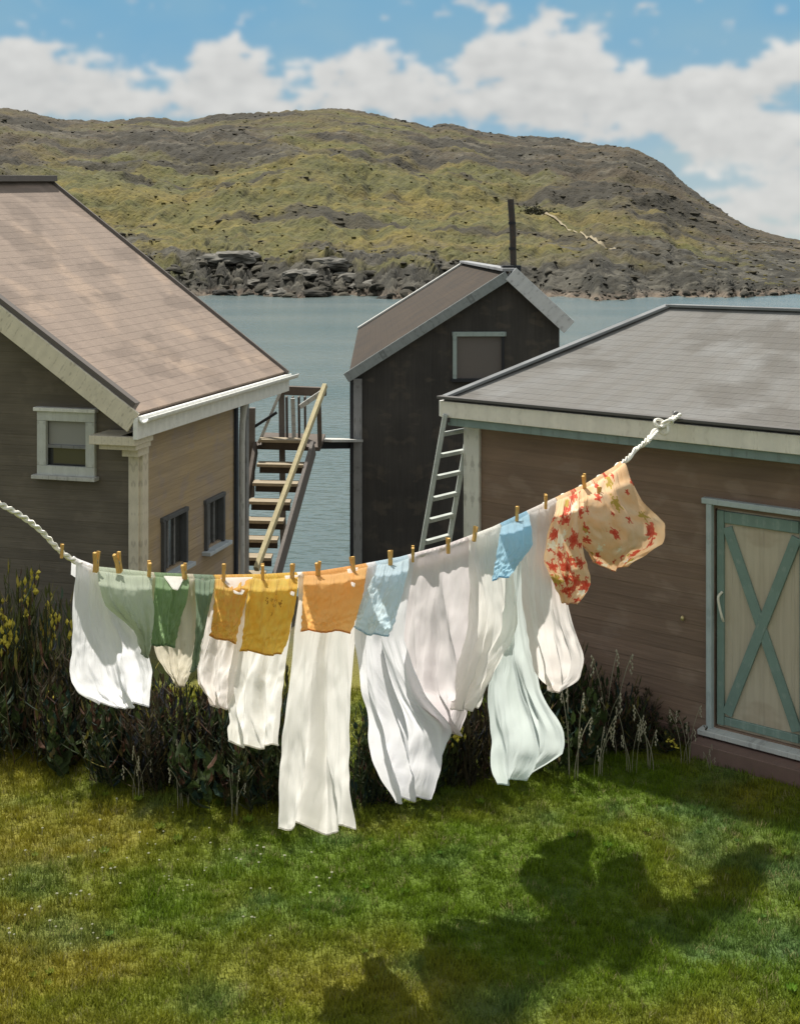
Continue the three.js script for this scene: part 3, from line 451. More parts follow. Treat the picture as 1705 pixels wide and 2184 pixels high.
{ // ladder against the end of the outbuilding
  const A0 = at(845, 1479, 13.0), L0 = thing('ladder', 'pale weathered ladder leaning at the left end of the brown outbuilding', 'ladder', [A0.x, groundY(A0.x, 13), A0.z]);
  const top = at(949, 884, 13.0).sub(L0.position), bot = A0.sub(L0.position), off = V(0.30, 0, -0.34);
  const b2 = bot.clone().add(off), t2 = top.clone().add(off);
  const mLad = wood([0.46, 0.49, 0.46], [0.22, 0.24, 0.22], 1);
  mesh('rail', beam(bot, top, 0.05, 0.085, V(0, 0, 1)), mLad, L0); mesh('rail', beam(b2, t2, 0.05, 0.085, V(0, 0, 1)), mLad, L0);
  for (let i = 0; i < 12; i++) { const k = 0.07 + i * 0.078; mesh('rung', beam(V().lerpVectors(bot, top, k), V().lerpVectors(b2, t2, k), 0.07, 0.04), mLad, L0); }
}

// ------------------------------------------------------------------ clothesline
const LD = V(0.713, 0, -0.701), LN = V(0.701, 0, 0.713), LP = V(-0.6, 0, -8.3); // direction along the line, side that faces the viewer, a point under it
const onLine = (x, y, off = 0) => { // the point of the line's upright plane (moved off towards the viewer) seen at x, y
  const d = V((x * K - 399.5) / FPX, -(y * K - HOR) / FPX, -1), n = LN, p = LP.clone().addScaledVector(n, off), t = (p.x * n.x + p.z * n.z) / (d.x * n.x + d.z * n.z);
  return V(d.x * t, EYE + d.y * t, d.z * t);
};
const ROPE = [[-90, 1010], [0, 1075], [45, 1100], [90, 1135], [125, 1172], [165, 1200], [210, 1217], [330, 1229], [450, 1234], [560, 1232], [680, 1225], [760, 1212], [850, 1195], [950, 1168], [1050, 1130], [1130, 1092], [1190, 1064], [1250, 1036], [1310, 1000], [1360, 956], [1400, 916], [1438, 888]];
const ropeY = (x) => { let i = 1; while (i < ROPE.length - 1 && ROPE[i][0] < x) i++; const [a, b] = [ROPE[i - 1], ROPE[i]]; return lerp(a[1], b[1], clamp((x - a[0]) / (b[0] - a[0]), 0, 1)); };
const mRope = flat(0.86, 0.83, 0.74, { bumpMap: tex(128, (u, v) => 0.5 + 0.5 * Math.sin((u * 2 + v) * 20), false, 1), bumpScale: 0.004 });
{
  const a = onLine(-160, 960), o = thing('clothesline', 'thick white rope sagging from the left to the outbuilding fascia', 'clothesline');
  const pts = ROPE.map(([x, y]) => onLine(x, y));
  const c = new THREE.CatmullRomCurve3(pts, false, 'centripetal');
  for (const h of [0, Math.PI]) { // two strands laid round each other
    const sp = [], n = 700; for (let i = 0; i <= n; i++) { const p = c.getPointAt(i / n), k = i * 0.62 + h; sp.push(p.add(V(LN.x * Math.cos(k) * 0.009, Math.sin(k) * 0.009, LN.z * Math.cos(k) * 0.009))); }
    mesh('rope_strand', new THREE.TubeGeometry(new THREE.CatmullRomCurve3(sp), 1400, 0.0105, 5), mRope, o);
  }
  // second turn of rope twisted about the loaded right-hand run, with a knot and a loose tail at the fascia
  const tw = []; for (let i = 0; i <= 60; i++) { const x = lerp(1150, 1425, i / 60), p = onLine(x, ropeY(x)), k = i * 0.75, r = 0.017; tw.push(p.add(V(LN.x * Math.cos(k) * r, Math.sin(k) * r - 0.006, LN.z * Math.cos(k) * r))); }
  mesh('twisted_strand', new THREE.TubeGeometry(new THREE.CatmullRomCurve3(tw), 180, 0.015, 8), mRope, o);
  const e = onLine(1412, 906), kn = []; for (let i = 0; i <= 40; i++) { const t = i / 40 * Math.PI * 2; kn.push(V(e.x + 0.035 * (Math.sin(t) + 1.6 * Math.sin(2 * t)), e.y + 0.03 * (Math.cos(t) - 1.6 * Math.cos(2 * t)), e.z + 0.045 - 0.025 * Math.sin(3 * t))); }
  mesh('knot', new THREE.TubeGeometry(new THREE.CatmullRomCurve3(kn, true), 80, 0.014, 8), mRope, o);
  mesh('loose_tail', tube([onLine(1408, 912, 0.03), onLine(1425, 902, 0.06), onLine(1440, 892, 0.05), onLine(1450, 884, 0.06)], 0.017, 16, 7), mRope, o); mesh('loose_tail', tube([onLine(1402, 920, 0.03), onLine(1386, 938, 0.05), onLine(1381, 945, 0.04)], 0.014, 12, 7), mRope, o);
  mesh('hook', new THREE.TorusGeometry(0.03, 0.007, 8, 20).translate(...onLine(1441, 886, -0.005).toArray()), flat(0.3, 0.3, 0.3, { metalness: 0.8, roughness: 0.4 }), o);
  mesh('bracket', [box(0.03, 0.09, 0.16, 2.562, 3.115, -11.5), box(0.10, 0.14, 0.012, 2.585, 3.04, -11.425).rotateY(0)], flat(0.12, 0.12, 0.12, { metalness: 0.7, roughness: 0.5 }), o);
  // left-hand post, just out of the photograph
  const p = onLine(-90, 1010); const post = thing('line_post', 'wooden post holding the left end of the clothesline', 'post', [p.x, 0, p.z]);
  mesh('shaft', box(0.11, p.y + 0.25, 0.11, -0.06, (p.y + 0.15) / 2, -0.01), mGreyWood, post); mesh('hook', new THREE.TorusGeometry(0.03, 0.007, 8, 20).translate(0, p.y, 0), mDark, post);
}

// ------------------------------------------------------------------ washing
const crease = tex(512, (u, v) => 0.5 + 0.45 * fbm2(u * 9, v * 1.6, 4) + 0.15 * fbm2(u * 3 + 9, v * 3, 3), false, 1.4);
const cloth = (r, g, b, o = {}) => new THREE.MeshPhysicalMaterial({ color: new THREE.Color().setRGB(r, g, b), roughness: 1, transmission: 0.62, thickness: 0, bumpMap: crease, bumpScale: 0.01, side: THREE.DoubleSide, specularIntensity: 0.2, ...o });
const mCloth = { white: cloth(0.90, 0.88, 0.84), cool: cloth(0.84, 0.84, 0.87), lilac: cloth(0.78, 0.73, 0.74), beige: cloth(0.66, 0.61, 0.50), blush: cloth(0.86, 0.81, 0.78), sage: cloth(0.54, 0.60, 0.48), green: cloth(0.27, 0.40, 0.21), teal: cloth(0.30, 0.40, 0.29), orange: cloth(0.84, 0.48, 0.17), sky: cloth(0.62, 0.76, 0.84), blue: cloth(0.40, 0.63, 0.78), mint: cloth(0.70, 0.77, 0.75) };
{
  const yb = tex(512, (u, v) => { const m = fbm2(u * 5, v * 5, 3); let c = mix([0.82, 0.60, 0.13], [0.78, 0.48, 0.08], clamp(0.5 + m, 0, 1)); for (const [x, y, r, w] of [[0.48, 0.30, 0.06, 0.018], [0.60, 0.26, 0.05, 0.016], [0.68, 0.36, 0.055, 0.016], [0.57, 0.42, 0.05, 0.014]]) { const d = Math.hypot((u - x) * 1.4, v - y) + 0.03 * n2(u * 22, v * 22), ang = Math.atan2(v - y, u - x); if (Math.abs(d - r) < w * 0.6 && Math.sin(ang * 2.3 + x * 30) > -0.1) c = mix(c, [0.22, 0.09, 0.02], 0.8); } return c; });
  yb.wrapS = yb.wrapT = THREE.ClampToEdgeWrapping; mCloth.yellow = cloth(1, 1, 1, { map: yb });
  mCloth.amber = cloth(1, 1, 1, { map: tex(256, (u, v) => mix([0.82, 0.56, 0.14], [0.82, 0.46, 0.12], clamp(0.5 + 1.2 * fbm2(u * 4 + 5, v * 6, 4), 0, 1))) });
  const fl = (seed, AX = 1) => { const r = rngOf(seed), F = []; for (let i = 0; i < 46; i++) F.push([r(), r(), 0.03 + 0.045 * r(), r() * 6, 5, r()]);
    const t = tex(512, (u, v) => { let c = mix([0.84, 0.53, 0.28], [0.84, 0.63, 0.42], clamp(0.5 + fbm2(u * 4, v * 4, 4), 0, 1));
      for (const [x, y, s, a, k, kind] of F) { const dx = (u - x) * AX, dy = v - y, d = Math.hypot(dx, dy); if (d > s * 1.5) continue; const p = Math.atan2(dy, dx), e = s * (0.76 + 0.24 * Math.cos(k * (p + a))) * (1 + 0.5 * n2(u * 26, v * 26)); if (d < e) c = kind < 0.74 ? mix([0.52, 0.055, 0.03], [0.68, 0.16, 0.09], clamp(d / s + 0.4 * n2(u * 30, v * 30 + 3), 0, 1)) : kind < 0.86 ? [0.85, 0.78, 0.6] : [0.50, 0.36, 0.08]; }
      return c; }); t.wrapS = t.wrapT = THREE.ClampToEdgeWrapping; return cloth(1, 1, 1, { map: t, transmission: 0.3 }); };
  mCloth.floralA = fl(21, 0.45); mCloth.floralB = fl(36, 1.3);
}
function edge(pts, b) {                                              // point at share b of a polyline's length
  let L = 0; const d = []; for (let i = 1; i < pts.length; i++) { const l = Math.hypot(pts[i][0] - pts[i - 1][0], pts[i][1] - pts[i - 1][1]); d.push(l); L += l; }
  let s = b * L, i = 0; while (i < d.length - 1 && s > d[i]) { s -= d[i]; i++; }
  const t = clamp(s / d[i], 0, 1), g = (k) => { const p0 = pts[Math.max(0, i - 1)][k], p1 = pts[i][k], p2 = pts[i + 1][k], p3 = pts[Math.min(pts.length - 1, i + 2)][k]; return lerp(p1, p2, t) + 0.25 * t * (1 - t) * ((p2 - p0) * (1 - t) - (p3 - p1) * t) * 0.9; };
  return [g(0), g(1)];
}
function hang(name, label, category, o) {
  const { left, right, mat, off = 0, folds = 3, amp = 0.07, billow = 0.1, seed = 1, bow = 0, nu = 54, nv = 64, flapped = true, gather = 0.5 } = o;
  const Lp = left.map(([x, y]) => [x, y ?? ropeY(x)]), Rp = right.map(([x, y]) => [x, y ?? ropeY(x)]);
  const pos = [], uv = [], idx = [], rows = [];
  if (flapped) for (const [dn, dy] of [[-0.03, -0.09], [-0.026, -0.04], [-0.02, 0.008], [0, 0.022]]) rows.push([0, dn, dy]);
  for (let j = 0; j <= nv; j++) rows.push([j / nv, 0.02 * Math.min(1, 1), 0]);
  for (const [b, dn, dy] of rows) for (let i = 0; i <= nu; i++) {
    const a = i / nu, l = edge(Lp, b), r = edge(Rp, b);
    let x = lerp(l[0], r[0], a), y = lerp(l[1], r[1], a);
    const y0 = ropeY(x); y = lerp(y0 + (y - lerp(l[1], r[1], a)), y, sstep(b, 0, 0.12)); if (b === 0) y = y0;
    y += bow * Math.sin(Math.PI * a) * b * b + (b > 0.85 ? 2.2 * (b - 0.85) / 0.15 * Math.sin(a * folds * 6 + seed * 2) : 0);
    y += (1 - b) * (b > 0.01 ? 1 : 0) * 5 * Math.sin(Math.PI * a) ** 2 * 0.8;
    const g = Math.pow(b, 0.75), ph = seed * 1.7, aw = a + 0.16 * n2(a * 2.1 + seed * 3, b * 1.3 + seed) + 0.05 * n2(a * 6 + seed, b * 0.8), wv = aw * folds * Math.PI * 2 * (1 + 0.25 * Math.sin(seed + b * 1.5)) + ph + b * (0.9 * Math.sin(seed * 3));
    let f = Math.sin(wv) + 0.45 * Math.sin(wv * 1.9 + 1 + b * 2) + 0.5 * n2(a * 3 + seed * 7, b * 2.2);
    f = Math.sign(f) * Math.pow(Math.abs(f) / 1.6, 0.8);
    const edgeSoft = 0.55 + 0.45 * Math.sin(Math.PI * a);
    const lift = off * sstep(b, -0.02, 0.18) + (off > 0.03 ? 0.012 : 0) + billow * Math.sin(Math.PI * Math.min(1, b * 0.85)) * Math.sin(Math.PI * (0.12 + 0.76 * a));
    let d = dn + amp * g * f * edgeSoft + 0.018 * Math.min(1, b * 8) * Math.sin(a * 24 + seed) * Math.exp(-b * gather * 5) + 0.012 * b * n2(a * 9 + seed, b * 7);
    const p = onLine(x, y, lift); p.addScaledVector(LN, d); p.y += dy;
    pos.push(p.x, p.y, p.z); uv.push(a, b);
  }
  const w = nu + 1; for (let j = 0; j < rows.length - 1; j++) for (let i = 0; i < nu; i++) { const q = j * w + i; idx.push(q, q + w, q + 1, q + 1, q + w, q + w + 1); }
  const g = new THREE.BufferGeometry(); g.setAttribute('position', new THREE.Float32BufferAttribute(pos, 3)); g.setAttribute('uv', new THREE.Float32BufferAttribute(uv, 2)); g.setIndex(idx); g.computeVertexNormals();
  const c = onLine((left[0][0] + right[0][0]) / 2, ropeY((left[0][0] + right[0][0]) / 2)), grp = thing(name, label, category, [c.x, c.y, c.z], 0, 'washing on the line');
  g.translate(-c.x, -c.y, -c.z);
  mesh('cloth_panel', g, mat, grp);
  if (o.hem !== false) { // stitched hem along the lower edge
    const pts = []; for (let i = 0; i <= nu; i += 2) { const k = ((rows.length - 1) * w + i) * 3; pts.push(V(pos[k] - c.x, pos[k + 1] - c.y, pos[k + 2] - c.z)); }
    mesh('hem', new THREE.TubeGeometry(new THREE.CatmullRomCurve3(pts), 60, 0.006, 5), mat, grp);
  }
  for (const [x, yy, wd, ht] of o.corners ?? []) { // corners of the cloth folded forward over the rope
    const s = [[x - wd, ropeY(x - wd) - 1], [x + wd, ropeY(x + wd) - 1], [x + wd * 0.35, yy + ht], [x - wd * 0.1, yy + ht * 0.92]].map(([X, Y], k) => onLine(X, Y, 0.05 + (k > 1 ? off + 0.03 : 0)).sub(c));
    const q = slab([s[3], s[2], s[1], s[0]], 0.006, 3, 4); mesh('folded_corner', q, mCloth.white, grp);
  }
  return grp;
}
const U = undefined;
hang('pillowcase', 'large white pillowcase at the left end of the line with puffed lower corner', 'pillowcase', { left: [[157, U], [151, 1300], [146, 1430], [165, 1478], [208, 1503]], right: [[262, U], [272, 1320], [292, 1355], [319, 1430], [314, 1504]], mat: mCloth.cool, folds: 1.6, amp: 0.06, billow: 0.16, seed: 2 });
hang('tea_towel', 'pale sage green tea towel over the white pillowcase at the left', 'tea towel', { left: [[203, U], [220, 1290], [284, 1345], [298, 1392]], right: [[322, U], [324, 1310], [312, 1400]], mat: mCloth.sage, off: 0.17, folds: 2, amp: 0.03, billow: 0.12, seed: 5 });
hang('napkin', 'off-white napkin hanging to a point behind the green towel', 'napkin', { left: [[316, U], [316, 1340], [332, 1405], [372, 1464]], right: [[430, U], [432, 1330], [420, 1395], [386, 1464]], mat: mCloth.beige, off: 0.04, folds: 1.5, amp: 0.04, billow: 0.1, seed: 8 });
hang('tea_towel', 'bright grass green towel with a folded white top', 'tea towel', { left: [[328, U], [322, 1300], [318, 1372]], right: [[398, U], [390, 1290], [366, 1376]], mat: mCloth.green, off: 0.15, folds: 1.4, amp: 0.03, billow: 0.05, seed: 3, corners: [[372, 1228, 22, 30]] });
hang('tea_towel', 'narrow blue-green towel hanging left of the amber towel', 'tea towel', { left: [[412, U], [414, 1320], [402, 1430]], right: [[456, U], [436, 1330], [420, 1415]], mat: mCloth.teal, off: 0.14, folds: 1, amp: 0.03, billow: 0.03, seed: 4 });
hang('pillowcase', 'short blush white pillowcase under the amber towel', 'pillowcase', { left: [[440, U], [430, 1360], [418, 1410], [416, 1455], [448, 1503]], right: [[530, U], [508, 1400], [500, 1450], [478, 1508]], mat: mCloth.blush, off: 0, folds: 1.6, amp: 0.05, billow: 0.06, seed: 6 });
hang('hand_towel', 'amber yellow hand towel between the blue-green and yellow towels', 'towel', { left: [[454, U], [450, 1300], [446, 1356]], right: [[528, U], [516, 1290], [500, 1370]], mat: mCloth.amber, off: 0.14, folds: 1.4, amp: 0.025, billow: 0.05, seed: 9, corners: [[505, 1236, 34, 32]] });
hang('bath_towel', 'white bath towel with a curved hem under the yellow towel', 'bath towel', { left: [[505, U], [482, 1400], [478, 1500], [490, 1583]], right: [[634, U], [604, 1390], [592, 1480], [587, 1588]], mat: mCloth.white, folds: 1.8, amp: 0.09, billow: 0.08, seed: 12, bow: 6 });
hang('hand_towel', 'mustard yellow hand towel printed with small brown squiggles', 'towel', { left: [[526, U], [516, 1320], [511, 1388]], right: [[632, U], [622, 1300], [598, 1396]], mat: mCloth.yellow, off: 0.17, folds: 1.3, amp: 0.025, billow: 0.06, seed: 14, corners: [[622, 1233, 14, 38]] });
hang('bed_sheet', 'long white sheet that hangs lowest, its hem near the lawn', 'bed sheet', { left: [[634, U], [624, 1350], [610, 1500], [586, 1720], [582, 1758]], right: [[775, U], [748, 1370], [747, 1560], [749, 1762]], mat: mCloth.white, folds: 2.2, amp: 0.12, billow: 0.05, seed: 16, bow: 5 });
hang('hand_towel', 'orange hand towel at the top of the longest white sheet', 'towel', { left: [[646, U], [642, 1290], [640, 1345]], right: [[780, U], [764, 1290], [740, 1347]], mat: mCloth.orange, off: 0.16, folds: 1.8, amp: 0.025, billow: 0.05, seed: 17, corners: [[752, 1214, 11, 38]] });
hang('bed_sheet', 'flared white sheet blowing right, beside the longest sheet', 'bed sheet', { left: [[770, U], [746, 1370], [786, 1590], [830, 1704]], right: [[885, U], [852, 1360], [900, 1480], [962, 1552], [936, 1600], [930, 1640], [908, 1690]], mat: mCloth.cool, off: 0.05, folds: 2.0, amp: 0.12, billow: 0.05, seed: 19, bow: 4 });
hang('hanging_cloth', 'pale blue cloth hanging below the middle pegs', 'cloth', { left: [[800, U], [764, 1290], [752, 1338]], right: [[868, U], [850, 1280], [826, 1352]], mat: mCloth.sky, off: 0.18, folds: 1.8, amp: 0.03, billow: 0.06, seed: 21, bow: 8 });
hang('bath_towel', 'lilac white bath towel right of the pale blue cloth', 'bath towel', { left: [[858, U], [846, 1400], [858, 1490], [952, 1558]], right: [[1004, U], [1000, 1400], [988, 1500], [966, 1560]], mat: mCloth.lilac, off: 0.0, folds: 2.6, amp: 0.11, billow: 0.05, seed: 23 });
hang('pillowcase', 'narrow bright white pillowcase swinging left under the blue cloth', 'pillowcase', { left: [[996, U], [996, 1330], [972, 1430], [958, 1512]], right: [[1082, U], [1098, 1330], [1066, 1410], [1008, 1506]], mat: mCloth.white, off: 0.05, folds: 2.2, amp: 0.07, billow: 0.05, seed: 25 });
hang('bed_sheet', 'long pale blue-green sheet flaring right almost to the lawn', 'bed sheet', { left: [[1060, U], [1050, 1350], [1030, 1500], [1042, 1630], [1058, 1673]], right: [[1138, U], [1112, 1300], [1142, 1470], [1192, 1556], [1194, 1606], [1132, 1652]], mat: mCloth.mint, off: 0.0, folds: 1.8, amp: 0.08, billow: 0.07, seed: 27 });
hang('face_cloth', 'small bright blue cloth at the top of the blue-green sheet', 'cloth', { left: [[1066, U], [1058, 1170], [1046, 1236]], right: [[1122, U], [1132, 1160], [1084, 1228]], mat: mCloth.blue, off: 0.2, folds: 1.2, amp: 0.025, billow: 0.04, seed: 29 });
hang('pillowcase', 'puffed white pillowcase blowing right below the floral cloths', 'pillowcase', { left: [[1112, U], [1106, 1280], [1132, 1430], [1168, 1472]], right: [[1192, U], [1206, 1290], [1238, 1400], [1230, 1446], [1186, 1474]], mat: mCloth.blush, off: 0.06, folds: 1.6, amp: 0.06, billow: 0.16, seed: 31 });
hang('floral_cloth', 'narrow orange cloth with a few red flowers right of the puffed pillowcase', 'floral cloth', { left: [[1184, U], [1162, 1140], [1156, 1200], [1194, 1286]], right: [[1240, U], [1238, 1150], [1252, 1245], [1222, 1288]], mat: mCloth.floralA, off: 0.24, folds: 1.4, amp: 0.04, billow: 0.08, seed: 33 });
hang('floral_cloth', 'wide orange cloth with red flowers flying out at the right end', 'floral cloth', { left: [[1222, U], [1212, 1125], [1255, 1188]], right: [[1322, U], [1362, 1068], [1414, 1118], [1410, 1160], [1336, 1206]], mat: mCloth.floralB, off: 0.12, folds: 2.2, amp: 0.06, billow: 0.22, bow: 16, seed: 35 });

// pegs
{
  const mPeg = wood([0.62, 0.38, 0.11], [0.40, 0.22, 0.06], 0.2), mSpring = flat(0.35, 0.33, 0.3, { metalness: 0.8, roughness: 0.4 });
  const sh = (s) => { const S = new THREE.Shape(); S.moveTo(0.002 * s, -0.055); S.lineTo(0.016 * s, -0.05); S.lineTo(0.015 * s, 0.005); S.lineTo(0.024 * s, 0.055); S.lineTo(0.012 * s, 0.058); S.lineTo(0.003 * s, 0.01); S.lineTo(0.002 * s, -0.055); return uvMetres(new THREE.ExtrudeGeometry(S, { depth: 0.016, bevelEnabled: true, bevelSize: 0.0015, bevelThickness: 0.0015, bevelSegments: 1 }).translate(0, 0, -0.008)); };
  let proto;
  const list = [[132, 1176, 'smallest wooden peg on bare rope near the left edge'], [205, 1188, 'leaning wooden peg over the pale sage green towel, leftmost on the washing'], [252, 1186, 'dark weathered peg second from left over the sage green towel'], [318, 1212, 'wooden peg gripping between the sage and grass green towels'], [393, 1218, 'wooden peg at the right top of the grass green towel'], [477, 1216, 'wooden peg over the amber towel'], [560, 1218, 'dark-stained wooden peg over the left of the mustard towel'], [623, 1220, 'short wooden peg at the right top of the mustard towel'], [678, 1212, 'wooden peg over the left of the orange towel'], [752, 1204, 'wooden peg at the right top of the orange towel'], [832, 1190, 'wooden peg over the pale blue cloth'], [880, 1180, 'wooden peg between the pale blue cloth and lilac towel'], [955, 1164, 'wooden peg over the lilac white towel'], [1012, 1136, 'wooden peg over the narrow bright white pillowcase'], [1102, 1090, 'wooden peg over the small bright blue cloth'], [1163, 1066, 'pale wooden peg over the puffed pillowcase'], [1245, 1022, 'upright wooden peg above the flowered cloths'], [1276, 1045, 'dark brown peg hanging in front of the wide flowered cloth']];
  list.forEach(([x, y, label], i) => {
    let g;
    if (!i) { g = thing('clothes_peg', label, 'clothes peg'); mesh('prong', sh(1), mPeg, g); mesh('prong', sh(-1), mPeg, g); mesh('spring', new THREE.TorusGeometry(0.011, 0.0028, 6, 14).rotateY(Math.PI / 2).translate(0, 0.004, 0), mSpring, g); proto = g; }
    else { g = proto.clone(); g.name = numbered('clothes_peg'); scene.add(g); }
    const p = onLine(x, i === 17 ? y + 12 : ropeY(x) - (ropeY(x) - y) * 0.55, i === 17 ? 0.2 : 0.075);
    g.position.copy(p); g.rotation.set(rr(-0.15, 0.15), Math.atan2(0.701, 0.713) + (i % 3 === 0 ? 1.1 : 0.5) + rr(-0.3, 0.3), rr(-0.3, 0.3)); const s = i === 0 ? 0.7 : i === 16 || i === 17 ? 1.2 : 1.0 + 0.12 * rnd(); g.scale.setScalar(s);
    tag(g, label, 'clothes peg', 'wooden pegs along the clothesline');
  });
}

// ------------------------------------------------------------------ planting behind the washing
function leafGeo(len, wid, bend) {
  const p = [], c = [], n = 3; const pt = (t, s) => [s * wid * Math.sin(Math.PI * Math.min(0.98, 0.12 + 0.86 * t)) * 0.5, len * t * (1 - 0.25 * bend * t), -bend * len * t * t * 0.6 + Math.abs(s) * wid * 0.12];
  for (let i = 0; i < n; i++) { const a = i / n, b = (i + 1) / n; for (const s of [-1, 1]) { const q = [pt(a, 0), pt(a, s), pt(b, s), pt(a, 0), pt(b, s), pt(b, 0)]; p.push(...(s > 0 ? q : [q[0], q[2], q[1], q[3], q[5], q[4]]).flat()); } }
  const g = new THREE.BufferGeometry(); g.setAttribute('position', new THREE.Float32BufferAttribute(p, 3)); g.computeVertexNormals(); return g;
}
function place(list, geo, m, col) { const g = geo.clone().applyMatrix4(m), k = g.attributes.position.count, c = new Float32Array(k * 3); for (let i = 0; i < k; i++) c.set(col, i * 3); g.setAttribute('color', new THREE.BufferAttribute(c, 3)); list.push(g); }
const mLeaf = new THREE.MeshPhysicalMaterial({ vertexColors: true, roughness: 0.9, side: THREE.DoubleSide, transmission: 0.3, thickness: 0, specularIntensity: 0.3 }), mStem = std({ vertexColors: true, roughness: 1 });
function bushProto(seed, H, R, stems, flowers, tone, broad) {
  const r = rngOf(seed), leaves = [], st = [], fl = [], lf = broad ? [leafGeo(0.2, 0.11, 0.8), leafGeo(0.15, 0.1, 0.9), leafGeo(0.24, 0.08, 0.6)] : [leafGeo(0.2, 0.04, 0.4), leafGeo(0.15, 0.05, 0.7), leafGeo(0.26, 0.024, 0.25)], M = new THREE.Matrix4(), E = new THREE.Euler(), Q = new THREE.Quaternion();
  const bud = new THREE.OctahedronGeometry(0.02);
  for (let i = 0; i < stems; i++) {
    const a = r() * 6.283, q = Math.sqrt(r()) * R, h = H * (0.45 + 0.55 * r()) * (1 - 0.25 * q / R), b = V(Math.cos(a) * q * 0.75, -0.05, Math.sin(a) * q * 0.75), t = V(Math.cos(a) * q * 1.25 + 0.1 * (r() - 0.5), h, Math.sin(a) * q * 1.25 + 0.1 * (r() - 0.5)), m = V().lerpVectors(b, t, 0.5).add(V((r() - 0.5) * 0.06, 0, (r() - 0.5) * 0.06));
    const curve = new THREE.QuadraticBezierCurve3(b, m, t);
    place(st, new THREE.TubeGeometry(curve, 4, 0.004, 3).toNonIndexed().deleteAttribute('uv'), M.identity(), r() < 0.3 ? [0.10, 0.06, 0.035] : [0.05, 0.05, 0.022]);
    const n = Math.round(7 + h * 13);
    for (let k = 0; k < n; k++) {
      const u = 0.12 + 0.88 * (k + r()) / n, p = curve.getPoint(Math.min(1, u)), sc = (0.55 + 0.6 * r()) * (1.05 - 0.45 * u);
      E.set(0.5 + 0.9 * r() * (1 - 0.4 * u), r() * 6.283, 0, 'YXZ'); Q.setFromEuler(E); M.compose(p, Q, V(sc, sc, sc));
      const v = 0.75 + 0.6 * r(), z = r(), c = z < 0.05 && u > 0.6 ? [0.16, 0.14, 0.03] : z < 0.09 ? [0.10, 0.08, 0.03] : z < 0.16 ? [0.085, 0.045, 0.028] : z < 0.3 ? [tone[0] * 0.7, tone[1] * 0.95, tone[2] * 2.2] : tone;
      place(leaves, lf[Math.floor(r() * 3)], M, mul(c, v));
    }
    if (r() < flowers) for (let k = 0; k < 9; k++) { M.makeTranslation(t.x + (r() - 0.5) * 0.07, t.y - 0.13 * r(), t.z + (r() - 0.5) * 0.07); place(fl, bud, M.scale(V(0.5 + r() * 0.8, 0.7 + r(), 0.5 + r() * 0.8)), mul([0.50, 0.42, 0.05], 0.6 + 0.5 * r())); }
  }
  const strip = (l) => { l.forEach((g) => { for (const k of Object.keys(g.attributes)) if (!['position', 'normal', 'color'].includes(k)) g.deleteAttribute(k); }); return mergeGeometries(l.map((g) => g.index ? g.toNonIndexed() : g)); };
  return { leaves: strip(leaves), stems: strip(st), flowers: fl.length ? strip(fl) : null };
}
